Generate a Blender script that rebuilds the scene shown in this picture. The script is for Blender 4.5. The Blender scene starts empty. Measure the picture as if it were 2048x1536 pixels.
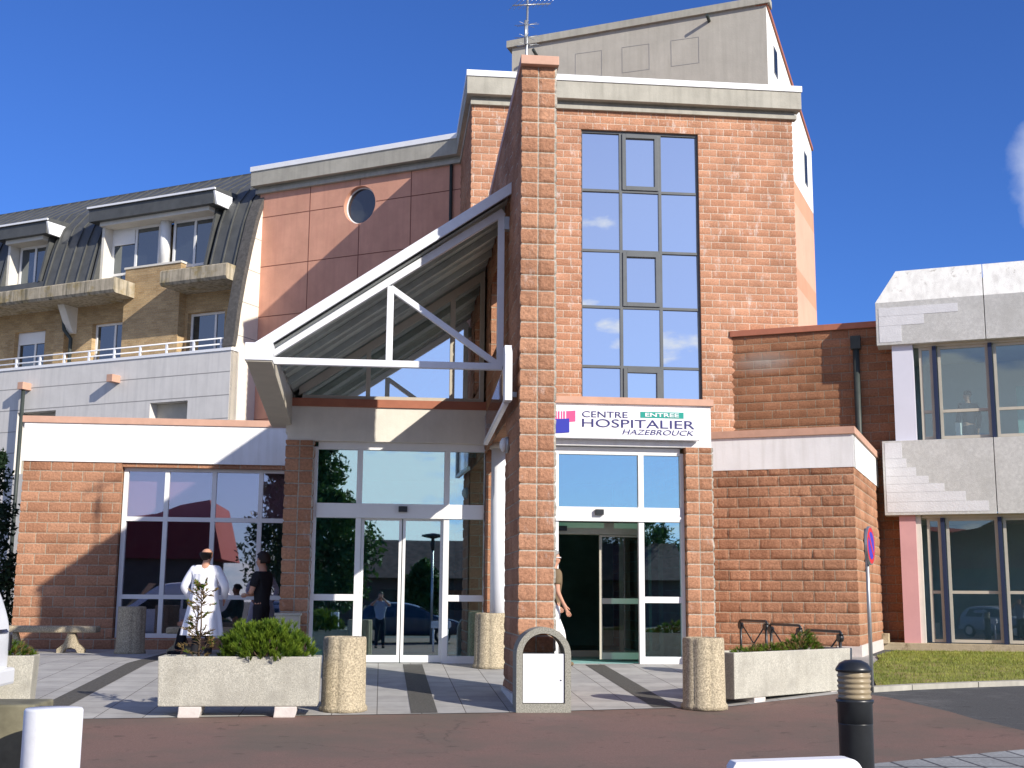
import bpy, bmesh, math, random
import numpy as np
from mathutils import Vector, Matrix, geometry
R = math.radians
random.seed(7)
sc = bpy.context.scene
COL = sc.collection

# ------------------------------------------------------------------ camera
CZ = 1.03
cam = bpy.data.cameras.new('camera'); co = bpy.data.objects.new('camera', cam); COL.objects.link(co)
Hd, Td, Rd = R(5.87), R(9.72), .008
f = Vector((math.sin(Hd)*math.cos(Td), math.cos(Hd)*math.cos(Td), math.sin(Td)))
r = Vector((math.cos(Hd), -math.sin(Hd), 0)); u = r.cross(f)
r2 = r*math.cos(Rd)+u*math.sin(Rd); u2 = -r*math.sin(Rd)+u*math.cos(Rd)
co.matrix_world = Matrix(((r2.x, u2.x, -f.x, 0), (r2.y, u2.y, -f.y, 0), (r2.z, u2.z, -f.z, CZ), (0, 0, 0, 1)))
cam.sensor_width = 36; cam.lens = 2500/2048*36; cam.clip_start = .05; cam.clip_end = 2000
sc.camera = co

# ------------------------------------------------------------------ light
S = Vector((8.1, -10, 6.65)).normalized()
sun = bpy.data.lights.new('sun', 'SUN'); so = bpy.data.objects.new('sun', sun); COL.objects.link(so)
sun.energy = 4.6; sun.angle = R(.5); sun.color = (1, .93, .82)
so.rotation_euler = S.to_track_quat('Z', 'Y').to_euler()
sc.view_settings.view_transform = 'Standard'; sc.view_settings.look = 'None'
sc.view_settings.exposure = 0.42; sc.view_settings.gamma = 1
w = bpy.data.worlds.new('World'); sc.world = w; w.use_nodes = True
nt = w.node_tree; nt.nodes.clear()
def wn(t, **k):
    n = nt.nodes.new(t)
    for a, b in k.items(): setattr(n, a, b)
    return n
L_ = nt.links.new
out = wn('ShaderNodeOutputWorld'); bg = wn('ShaderNodeBackground'); bg.inputs[1].default_value = .11
sky = wn('ShaderNodeTexSky', sky_type='NISHITA', sun_disc=False)
sky.sun_elevation = math.asin(S.z); sky.sun_rotation = math.atan2(S.x, S.y)
sky.altitude = 300; sky.air_density = 1.0; sky.dust_density = .3; sky.ozone_density = 3.5
tc = wn('ShaderNodeTexCoord')
tint = wn('ShaderNodeMix', data_type='RGBA', blend_type='MULTIPLY'); tint.inputs[0].default_value = 1
tint.inputs[7].default_value = (.345, .57, 1.05, 1)
L_(sky.outputs[0], tint.inputs[6])
# clouds: a layer over the whole sky, thick towards the camera's back, a puff at the far right
sep = wn('ShaderNodeSeparateXYZ'); L_(tc.outputs['Generated'], sep.inputs[0])
mp = wn('ShaderNodeMapping'); mp.inputs['Scale'].default_value = (1, 1, 2.6); L_(tc.outputs['Generated'], mp.inputs[0])
nz = wn('ShaderNodeTexNoise'); nz.inputs['Scale'].default_value = 6.5; nz.inputs['Detail'].default_value = 8; nz.inputs['Roughness'].default_value = .56
L_(mp.outputs[0], nz.inputs[0])
mr = wn('ShaderNodeMapRange'); mr.inputs[1].default_value = .575; mr.inputs[2].default_value = .665
zb_ = wn('ShaderNodeMapRange'); zb_.inputs[1].default_value = .21; zb_.inputs[2].default_value = .14; zb_.inputs[4].default_value = .085; L_(sep.outputs[2], zb_.inputs[0])
za = wn('ShaderNodeMath', operation='ADD'); L_(nz.outputs[0], za.inputs[0]); L_(zb_.outputs[0], za.inputs[1]); L_(za.outputs[0], mr.inputs[0])
back = wn('ShaderNodeMapRange'); back.inputs[1].default_value = .25; back.inputs[2].default_value = -.35
L_(sep.outputs[1], back.inputs[0])
low = wn('ShaderNodeMapRange'); low.inputs[1].default_value = .62; low.inputs[2].default_value = .30; L_(sep.outputs[2], low.inputs[0])
m1 = wn('ShaderNodeMath', operation='MULTIPLY'); L_(mr.outputs[0], m1.inputs[0]); L_(back.outputs[0], m1.inputs[1])
m2 = wn('ShaderNodeMath', operation='MULTIPLY'); L_(m1.outputs[0], m2.inputs[0]); L_(low.outputs[0], m2.inputs[1])
veil = wn('ShaderNodeMath', operation='MULTIPLY'); L_(back.outputs[0], veil.inputs[0]); L_(low.outputs[0], veil.inputs[1])
vs = wn('ShaderNodeMath', operation='MULTIPLY_ADD'); L_(back.outputs[0], vs.inputs[0]); vs.inputs[1].default_value = .17
vl = wn('ShaderNodeMath', operation='MULTIPLY'); L_(veil.outputs[0], vl.inputs[0]); vl.inputs[1].default_value = .22; L_(vl.outputs[0], vs.inputs[2])
mv = wn('ShaderNodeMath', operation='MAXIMUM'); L_(m2.outputs[0], mv.inputs[0]); L_(vs.outputs[0], mv.inputs[1])
pd = Vector((.507, .8110, .304)).normalized()
dist = wn('ShaderNodeVectorMath', operation='DISTANCE'); L_(tc.outputs['Generated'], dist.inputs[0]); dist.inputs[1].default_value = pd
nz2 = wn('ShaderNodeTexNoise'); nz2.inputs['Scale'].default_value = 22; nz2.inputs['Detail'].default_value = 6; L_(tc.outputs['Generated'], nz2.inputs[0])
ad = wn('ShaderNodeMath', operation='MULTIPLY_ADD'); L_(nz2.outputs[0], ad.inputs[0]); ad.inputs[1].default_value = .05; L_(dist.outputs['Value'], ad.inputs[2])
pf = wn('ShaderNodeMapRange'); pf.inputs[1].default_value = .092; pf.inputs[2].default_value = .05; L_(ad.outputs[0], pf.inputs[0])
m3 = wn('ShaderNodeMath', operation='MAXIMUM'); L_(mv.outputs[0], m3.inputs[0]); L_(pf.outputs[0], m3.inputs[1])
cm = wn('ShaderNodeMix', data_type='RGBA'); cm.inputs[7].default_value = (7.0, 7.2, 7.6, 1)
m4 = wn('ShaderNodeMath', operation='MULTIPLY'); L_(m3.outputs[0], m4.inputs[0]); m4.inputs[1].default_value = .95
L_(m4.outputs[0], cm.inputs[0]); L_(tint.outputs[2], cm.inputs[6]); L_(cm.outputs[2], bg.inputs[0]); L_(bg.outputs[0], out.inputs[0])

# ------------------------------------------------------------------ materials
def mat(name, col, rough=.8, noise=0, nscale=8, bump=0, bscale=40, metal=0, spec=.3, col2=None, streak=None, coords='Object', blotch=None):
    m = bpy.data.materials.new(name); m.use_nodes = True; t = m.node_tree; N = t.nodes; L = t.links.new
    b = N['Principled BSDF']; b.inputs['Roughness'].default_value = rough; b.inputs['Metallic'].default_value = metal
    b.inputs['Specular IOR Level'].default_value = spec
    b.inputs['Base Color'].default_value = (*col, 1)
    tcn = N.new('ShaderNodeTexCoord'); cur = None
    if noise:
        n = N.new('ShaderNodeTexNoise'); n.inputs['Scale'].default_value = nscale; n.inputs['Detail'].default_value = 8; n.inputs['Roughness'].default_value = .65
        L(tcn.outputs[coords], n.inputs[0])
        mx = N.new('ShaderNodeMix'); mx.data_type = 'RGBA'
        c2 = col2 or tuple(c*(1-noise) for c in col)
        mx.inputs[6].default_value = (*c2, 1); mx.inputs[7].default_value = (*[min(1, c*(1+noise*.5)) for c in col], 1)
        mrn = N.new('ShaderNodeMapRange'); mrn.inputs[1].default_value = .35; mrn.inputs[2].default_value = .65
        L(n.outputs[0], mrn.inputs[0]); L(mrn.outputs[0], mx.inputs[0]); cur = mx.outputs[2]
    if blotch:   # (colour, scale, lo, hi)
        n = N.new('ShaderNodeTexNoise'); n.inputs['Scale'].default_value = blotch[1]; n.inputs['Detail'].default_value = 7; n.inputs['Roughness'].default_value = .7
        L(tcn.outputs[coords], n.inputs[0])
        mrn = N.new('ShaderNodeMapRange'); mrn.inputs[1].default_value = blotch[2]; mrn.inputs[2].default_value = blotch[3]; L(n.outputs[0], mrn.inputs[0])
        mx = N.new('ShaderNodeMix'); mx.data_type = 'RGBA'; mx.inputs[7].default_value = (*blotch[0], 1)
        if cur: L(cur, mx.inputs[6])
        else: mx.inputs[6].default_value = (*col, 1)
        L(mrn.outputs[0], mx.inputs[0]); cur = mx.outputs[2]
    if streak:   # (colour, amount) vertical rain streaks
        mpn = N.new('ShaderNodeMapping'); mpn.inputs['Scale'].default_value = (7, 7, .5); L(tcn.outputs[coords], mpn.inputs[0])
        n = N.new('ShaderNodeTexNoise'); n.inputs['Scale'].default_value = 1.2; n.inputs['Detail'].default_value = 6; L(mpn.outputs[0], n.inputs[0])
        mrn = N.new('ShaderNodeMapRange'); mrn.inputs[1].default_value = .45; mrn.inputs[2].default_value = .75; mrn.inputs[4].default_value = streak[1]; L(n.outputs[0], mrn.inputs[0])
        mx = N.new('ShaderNodeMix'); mx.data_type = 'RGBA'; mx.inputs[7].default_value = (*streak[0], 1)
        if cur: L(cur, mx.inputs[6])
        else: mx.inputs[6].default_value = (*col, 1)
        L(mrn.outputs[0], mx.inputs[0]); cur = mx.outputs[2]
    if cur: L(cur, b.inputs['Base Color'])
    if bump:
        n = N.new('ShaderNodeTexNoise'); n.inputs['Scale'].default_value = bscale; n.inputs['Detail'].default_value = 6
        L(tcn.outputs[coords], n.inputs[0])
        bp = N.new('ShaderNodeBump'); bp.inputs['Strength'].default_value = bump; bp.inputs['Distance'].default_value = .02
        L(n.outputs[0], bp.inputs['Height']); L(bp.outputs[0], b.inputs['Normal'])
    return m

def brickmat(name, c1, c2, mortar, bw=.4, bh=.2, off=.5, ms=.009, bump=.7, efflor=.0, small=False, grime=None):
    m = bpy.data.materials.new(name); m.use_nodes = True; t = m.node_tree; N = t.nodes; L = t.links.new
    b = N['Principled BSDF']; b.inputs['Roughness'].default_value = .92; b.inputs['Specular IOR Level'].default_value = .15
    tcn = N.new('ShaderNodeTexCoord')
    wv = N.new('ShaderNodeTexNoise'); wv.inputs['Scale'].default_value = 9; wv.inputs['Detail'].default_value = 3
    L(tcn.outputs['UV'], wv.inputs[0])
    vm = N.new('ShaderNodeVectorMath'); vm.operation = 'MULTIPLY_ADD'; L(wv.outputs['Color'], vm.inputs[0]); vm.inputs[1].default_value = (.014, .014, 0); L(tcn.outputs['UV'], vm.inputs[2])
    br = N.new('ShaderNodeTexBrick'); br.offset = off; br.offset_frequency = 2; br.squash = 1
    br.inputs['Scale'].default_value = 1; br.inputs['Brick Width'].default_value = bw; br.inputs['Row Height'].default_value = bh
    br.inputs['Mortar Size'].default_value = ms; br.inputs['Mortar Smooth'].default_value = .35; br.inputs['Bias'].default_value = -.1
    br.inputs['Color1'].default_value = (*c1, 1); br.inputs['Color2'].default_value = (*c2, 1); br.inputs['Mortar'].default_value = (*mortar, 1)
    L(vm.outputs[0], br.inputs[0])
    n = N.new('ShaderNodeTexNoise'); n.inputs['Scale'].default_value = 26; n.inputs['Detail'].default_value = 8; n.inputs['Roughness'].default_value = .7
    L(tcn.outputs['UV'], n.inputs[0])
    mr_ = N.new('ShaderNodeMapRange'); mr_.inputs[1].default_value = .3; mr_.inputs[2].default_value = .7; mr_.inputs[3].default_value = .66; mr_.inputs[4].default_value = 1.28
    L(n.outputs[0], mr_.inputs[0])
    mul = N.new('ShaderNodeVectorMath'); mul.operation = 'SCALE'; L(br.outputs[0], mul.inputs[0]); L(mr_.outputs[0], mul.inputs['Scale'])
    nb = N.new('ShaderNodeTexNoise'); nb.inputs['Scale'].default_value = 1.1; nb.inputs['Detail'].default_value = 5; L(tcn.outputs['UV'], nb.inputs[0])
    mb = N.new('ShaderNodeMapRange'); mb.inputs[1].default_value = .3; mb.inputs[2].default_value = .7; mb.inputs[3].default_value = .80; mb.inputs[4].default_value = 1.14
    L(nb.outputs[0], mb.inputs[0])
    mul2 = N.new('ShaderNodeVectorMath'); mul2.operation = 'SCALE'; L(mul.outputs[0], mul2.inputs[0]); L(mb.outputs[0], mul2.inputs['Scale'])
    cur = mul2.outputs[0]
    if efflor:
        mpn = N.new('ShaderNodeMapping'); mpn.inputs['Scale'].default_value = (1.9, .75, 1); L(tcn.outputs['UV'], mpn.inputs[0])
        ne = N.new('ShaderNodeTexNoise'); ne.inputs['Scale'].default_value = 2.1; ne.inputs['Detail'].default_value = 9; ne.inputs['Roughness'].default_value = .78
        L(mpn.outputs[0], ne.inputs[0])
        me_ = N.new('ShaderNodeMapRange'); me_.inputs[1].default_value = .56; me_.inputs[2].default_value = .68; me_.inputs[4].default_value = efflor; L(ne.outputs[0], me_.inputs[0])
        mx = N.new('ShaderNodeMix'); mx.data_type = 'RGBA'; mx.inputs[7].default_value = (.74, .66, .60, 1); L(cur, mx.inputs[6]); L(me_.outputs[0], mx.inputs[0]); cur = mx.outputs[2]
    if grime:    # (u, v, radius, colour) one stain with its own place
        sx = N.new('ShaderNodeVectorMath'); sx.operation = 'SUBTRACT'; L(tcn.outputs['UV'], sx.inputs[0]); sx.inputs[1].default_value = (grime[0], grime[1], 0)
        sy = N.new('ShaderNodeVectorMath'); sy.operation = 'MULTIPLY'; L(sx.outputs[0], sy.inputs[0]); sy.inputs[1].default_value = (.6, 1.6, 0)
        ln = N.new('ShaderNodeVectorMath'); ln.operation = 'LENGTH'; L(sy.outputs[0], ln.inputs[0])
        g = N.new('ShaderNodeMapRange'); g.inputs[1].default_value = grime[2]; g.inputs[2].default_value = grime[2]*.4; g.inputs[4].default_value = .7
        a2 = N.new('ShaderNodeMath'); a2.operation = 'MULTIPLY_ADD'; L(n.outputs[0], a2.inputs[0]); a2.inputs[1].default_value = .5; L(ln.outputs['Value'], a2.inputs[2])
        L(a2.outputs[0], g.inputs[0])
        mx = N.new('ShaderNodeMix'); mx.data_type = 'RGBA'; mx.inputs[7].default_value = (*grime[3], 1); L(cur, mx.inputs[6]); L(g.outputs[0], mx.inputs[0]); cur = mx.outputs[2]
    L(cur, b.inputs['Base Color'])
    if bump:
        ma = N.new('ShaderNodeMath'); ma.operation = 'MULTIPLY_ADD'; L(br.outputs[1], ma.inputs[0]); ma.inputs[1].default_value = -.5; L(n.outputs[0], ma.inputs[2])
        bp = N.new('ShaderNodeBump'); bp.inputs['Strength'].default_value = bump; bp.inputs['Distance'].default_value = .035
        L(ma.outputs[0], bp.inputs['Height']); L(bp.outputs[0], b.inputs['Normal'])
    return m

def glassmat(name, refl, tint_, trans=(.25, .35, .33), wob=.0):
    m = bpy.data.materials.new(name); m.use_nodes = True; t = m.node_tree; N = t.nodes; L = t.links.new
    N.remove(N['Principled BSDF']); o = N['Material Output']
    g = N.new('ShaderNodeBsdfGlossy'); g.inputs['Roughness'].default_value = .01; g.inputs['Color'].default_value = (*tint_, 1)
    if trans: tr = N.new('ShaderNodeBsdfTransparent'); tr.inputs[0].default_value = (*trans, 1)
    else: tr = N.new('ShaderNodeBsdfDiffuse'); tr.inputs[0].default_value = (.02, .025, .03, 1)
    mx = N.new('ShaderNodeMixShader'); mx.inputs[0].default_value = refl
    L(tr.outputs[0], mx.inputs[1]); L(g.outputs[0], mx.inputs[2]); L(mx.outputs[0], o.inputs[0])
    if wob:
        tcn = N.new('ShaderNodeTexCoord'); n = N.new('ShaderNodeTexNoise'); n.inputs['Scale'].default_value = 1.2; n.inputs['Detail'].default_value = 1
        L(tcn.outputs['Object'], n.inputs[0]); bp = N.new('ShaderNodeBump'); bp.inputs['Strength'].default_value = wob; bp.inputs['Distance'].default_value = .01
        L(n.outputs[0], bp.inputs['Height']); L(bp.outputs[0], g.inputs['Normal'])
    return m

BR1, BR2 = (.48, .250, .150), (.355, .170, .098)
M = dict(
    block=brickmat('split_block', BR1, BR2, (.44, .37, .28)),
    block_tower=brickmat('split_block_tower', (.56, .293, .182), (.43, .210, .125), (.64, .53, .42), efflor=.85, ms=.010, bw=.36, bh=.18),
    block_stack=brickmat('split_block_stack', (.48, .255, .155), (.37, .182, .107), (.46, .42, .35), bw=.21, off=0, ms=.010, efflor=.4),
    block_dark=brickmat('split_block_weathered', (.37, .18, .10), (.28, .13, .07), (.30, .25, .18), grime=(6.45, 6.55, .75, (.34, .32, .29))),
    yellow=brickmat('buff_brick', (.52, .37, .20), (.40, .27, .14), (.40, .33, .22), bw=.22, bh=.075, ms=.006, bump=.3),
    white=mat('white_render', (.80, .80, .80), .75, noise=.05, nscale=2, bump=.1, bscale=30, streak=((.55, .54, .50), .40)),
    cream=mat('cream_render', (.72, .685, .61), .8, noise=.08, nscale=3, bump=.1, streak=((.60, .57, .50), .3)),
    pinkcap=mat('pink_coping', (.55, .33, .24), .6, noise=.1, nscale=4, bump=.05),
    redcap=mat('red_coping', (.40, .15, .09), .6, noise=.12, nscale=4, bump=.05),
    conc=mat('cornice_concrete', (.42, .40, .34), .85, noise=.15, nscale=1.5, bump=.25, bscale=30, streak=((.25, .24, .2), .45)),
    whitecap=mat('white_metal_coping', (.82, .83, .85), .4, noise=.04, nscale=3),
    pink=mat('pink_panel', (.64, .33, .23), .85, noise=.13, nscale=1.1, bump=.15, bscale=25, streak=((.48, .22, .165), .35)),
    joint=mat('panel_joint', (.20, .08, .055), .9),
    grey_joint=mat('grey_joint', (.30, .29, .28), .9),
    panel=mat('light_panel', (.66, .64, .61), .85, noise=.07, nscale=2, bump=.1, streak=((.45, .44, .43), .4)),
    gable=mat('gable_panel', (.80, .74, .64), .85, noise=.06, nscale=2, bump=.1),
    greyrend=mat('grey_render', (.46, .43, .37), .9, noise=.10, nscale=1.2, bump=.15, bscale=20, streak=((.33, .31, .26), .4)),
    whiterend=mat('white_render_tower', (.82, .80, .76), .85, noise=.06, nscale=.8, bump=.1),
    salmon=mat('salmon_render', (.74, .40, .28), .85, noise=.08, nscale=1),
    salmon2=mat('brown_band_render', (.62, .32, .20), .85, noise=.08, nscale=1),
    zinc=mat('zinc_roof', (.085, .088, .085), .5, noise=.2, nscale=3, spec=.5, bump=.05),
    slate=mat('slate_edge', (.10, .095, .09), .8, noise=.3, nscale=12, bump=.2),
    alu=mat('white_aluminium', (.78, .78, .77), .4, noise=.03, nscale=3),
    steel=mat('white_steel', (.74, .76, .80), .35, noise=.05, nscale=6),
    alugrey=mat('grey_aluminium', (.12, .13, .135), .4, noise=.1, nscale=3),
    deck=mat('deck_steel', (.42, .46, .43), .55, noise=.15, nscale=4),
    beigeframe=mat('beige_frame', (.50, .46, .38), .5, noise=.08, nscale=3),
    bluedark=mat('dark_blue_post', (.02, .03, .07), .5),
    dark=mat('dark_interior', (.012, .012, .012), .9),
    interior=mat('interior_wall', (.26, .48, .45), .9, noise=.3, nscale=1),
    room=mat('office_wall', (.46, .54, .57), .9, noise=.1, nscale=1),
    glass=glassmat('entrance_glass', .50, (.76, .92, 1.0), (.45, .84, .79), wob=.02),
    gglass=glassmat('gable_glass', .75, (.90, .96, 1.0), (.25, .60, .60)),
    wglass=glassmat('wing_glass', .30, (.85, .82, .90), (.80, .80, .82), wob=.03),
    tglass=glassmat('tower_glass', .74, (.95, .98, 1.0), None, wob=.03),
    bglass=glassmat('office_glass', .11, (.9, .95, 1.0), (.80, .88, .88)),
    wardglass=glassmat('ward_glass', .20, (.8, .9, 1.0), None),
    darkglass=glassmat('dark_glass', .10, (.7, .8, 1.0), None),
    blind=mat('mauve_blind', (.74, .42, .50), .9, noise=.05, nscale=2),
    aggregate=mat('exposed_aggregate', (.48, .405, .28), .95, noise=.55, nscale=55, bump=.6, bscale=90),
    planter=mat('planter_concrete', (.50, .48, .41), .95, noise=.35, nscale=70, bump=.4, bscale=110, blotch=((.33, .315, .27), 2.6, .46, .72), streak=((.30, .28, .23), .35)),
    binconc=mat('bin_concrete', (.33, .32, .27), .95, noise=.5, nscale=70, bump=.5, bscale=110),
    foot=mat('white_foot', (.62, .56, .52), .9, noise=.1, nscale=10, bump=.2),
    whitepaint=mat('white_paint', (.80, .81, .83), .45, noise=.05, nscale=4, blotch=((.60, .59, .56), 3.5, .58, .85), bump=.05),
    sunlit_conc=mat('sunlit_weathered_concrete', (.80, .79, .74), .95, noise=.10, nscale=3, bump=.4, bscale=60, blotch=((.28, .25, .20), 4.5, .60, .74), streak=((.42, .40, .37), .4)),  # base lightened for the sun on the slope; blotches and streaks are weathering
    bandconc=mat('washed_concrete', (.58, .575, .55), .95, noise=.14, nscale=14, bump=.4, bscale=80, blotch=((.46, .455, .43), 1.3, .45, .75)),
    groove=mat('grooved_tile', (.68, .68, .69), .9, noise=.06, nscale=5, bump=.3, bscale=30),
    mossy=mat('mossy_concrete', (.46, .40, .30), .95, noise=.2, nscale=4, bump=.2, blotch=((.30, .22, .07), 1.6, .52, .68), streak=((.10, .095, .07), .95)),
    sandstone=mat('plinth_stone', (.50, .42, .28), .95, noise=.25, nscale=3, bump=.4, blotch=((.22, .17, .10), 3, .5, .65)),
    lilac=mat('lilac_column', (.66, .66, .74), .7, noise=.03, nscale=2),
    rosecol=mat('rose_column', (.62, .34, .34), .7, noise=.05, nscale=2),
    pipe=mat('dark_pipe', (.045, .055, .05), .5, noise=.2, nscale=5),
    zincpipe=mat('galvanised_steel', (.42, .44, .45), .4, metal=.7, noise=.1, nscale=8),
    blackmetal=mat('black_metal', (.02, .022, .024), .35, noise=.2, nscale=8, spec=.5),
    rubber=mat('rubber', (.02, .02, .02), .8),
    skin=mat('skin', (.52, .27, .18), .6), skindark=mat('skin_shade', (.42, .22, .15), .6),
    coat=mat('lab_coat', (.80, .80, .86), .8, noise=.05, nscale=5, bump=.3, bscale=9),
    black=mat('black_cloth', (.014, .014, .018), .9, bump=.2, bscale=12), navy=mat('navy_cloth', (.012, .016, .03), .9),
    brown=mat('brown_cloth', (.17, .12, .07), .9, noise=.15, nscale=8, bump=.2, bscale=15), shirt=mat('white_cloth', (.78, .76, .74), .85),
    greyblue=mat('grey_blue_cloth', (.30, .36, .46), .9),
    hairdark=mat('dark_hair', (.02, .013, .01), .6, bump=.4, bscale=60), hairgrey=mat('grey_hair', (.27, .26, .25), .6, bump=.4, bscale=60),
    soil=mat('soil', (.09, .06, .04), 1, noise=.4, nscale=20, bump=.5),
    bark=mat('bark', (.10, .07, .045), .9, noise=.4, nscale=20, bump=.5),
    pinkp=mat('logo_pink', (.75, .09, .25), .5), bluep=mat('logo_blue', (.03, .04, .38), .5),
    textp=mat('lettering_navy', (.035, .035, .16), .5), greenp=mat('sign_green', (.01, .30, .24), .5), signw=mat('sign_white', (.82, .82, .86), .3, noise=.03, nscale=3),
    signred=mat('sign_red', (.60, .03, .04), .4), signblue=mat('sign_blue', (.06, .05, .45), .4),
    carwhite=mat('white_car_paint', (.74, .76, .80), .25, spec=.6), carblue=mat('blue_lettering', (.10, .11, .30), .5),
    cardark=mat('dark_car_paint', (.03, .04, .07), .2, spec=.6), carsilver=mat('silver_car_paint', (.45, .48, .52), .25, spec=.6),
    carglass=mat('car_glass', (.02, .02, .025), .05, spec=.8), chrome=mat('lamp_chrome', (.7, .7, .7), .15, metal=1),
    louvre=mat('louvre_lens', (.30, .24, .15), .35, noise=.1, nscale=5), timber=mat('grey_timber', (.20, .185, .12), .9, noise=.35, nscale=6, streak=((.10, .09, .06), .6)),
    tiles=mat('roof_tiles', (.22, .13, .09), .9, noise=.5, nscale=3, bump=.4), redwall=mat('red_awning', (.35, .06, .05), .8),
    housewall=mat('house_wall', (.20, .13, .09), .9, noise=.2, nscale=2),
)

def leafmat(name, a, b_, trans=.25, scale=3):
    m = bpy.data.materials.new(name); m.use_nodes = True; t = m.node_tree; N = t.nodes; L = t.links.new
    b = N['Principled BSDF']; b.inputs['Roughness'].default_value = .6; b.inputs['Specular IOR Level'].default_value = .25
    tcn = N.new('ShaderNodeTexCoord'); n = N.new('ShaderNodeTexNoise'); n.inputs['Scale'].default_value = scale; n.inputs['Detail'].default_value = 4
    L(tcn.outputs['Object'], n.inputs[0]); mx = N.new('ShaderNodeMix'); mx.data_type = 'RGBA'
    mx.inputs[6].default_value = (*a, 1); mx.inputs[7].default_value = (*b_, 1)
    mr_ = N.new('ShaderNodeMapRange'); mr_.inputs[1].default_value = .35; mr_.inputs[2].default_value = .65; L(n.outputs[0], mr_.inputs[0]); L(mr_.outputs[0], mx.inputs[0])
    L(mx.outputs[2], b.inputs['Base Color'])
    tr = N.new('ShaderNodeBsdfTranslucent'); L(mx.outputs[2], tr.inputs[0]); ms = N.new('ShaderNodeMixShader'); ms.inputs[0].default_value = trans
    L(b.outputs[0], ms.inputs[1]); L(tr.outputs[0], ms.inputs[2]); L(ms.outputs[0], N['Material Output'].inputs[0])
    return m
M['pine'] = leafmat('pine_needles', (.035, .085, .008), (.16, .24, .02), scale=9)
M['pinetip'] = leafmat('pine_tips', (.12, .20, .02), (.26, .34, .04), scale=9)
M['dry'] = leafmat('dry_foliage', (.13, .085, .03), (.30, .21, .08), scale=12)
M['darkleaf'] = leafmat('dark_leaf', (.012, .03, .014), (.035, .07, .03), scale=2)
M['leaf'] = leafmat('leaf', (.02, .055, .015), (.08, .14, .03), scale=1.2)
M['grassblade'] = leafmat('grass_blade', (.15, .20, .03), (.36, .37, .08), scale=2)

# ------------------------------------------------------------------ builder
class Fr:     # a vertical plane's frame: u along it, z up, d towards its outer side
    def __init__(s, o, ud, nd): s.o = Vector((o[0], o[1], 0)); s.u = Vector((ud[0], ud[1], 0)).normalized(); s.n = Vector((nd[0], nd[1], 0)).normalized()
    def p(s, u_, z, d=0): return s.o+s.u*u_+s.n*d+Vector((0, 0, z))
FA = lambda Y: Fr((0, Y), (1, 0), (0, -1))       # planes facing the street: u = X
def WBv(a): return (math.sin(R(a)), math.cos(R(a)))
def UBv(a): return (-math.cos(R(a)), math.sin(R(a)))

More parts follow.
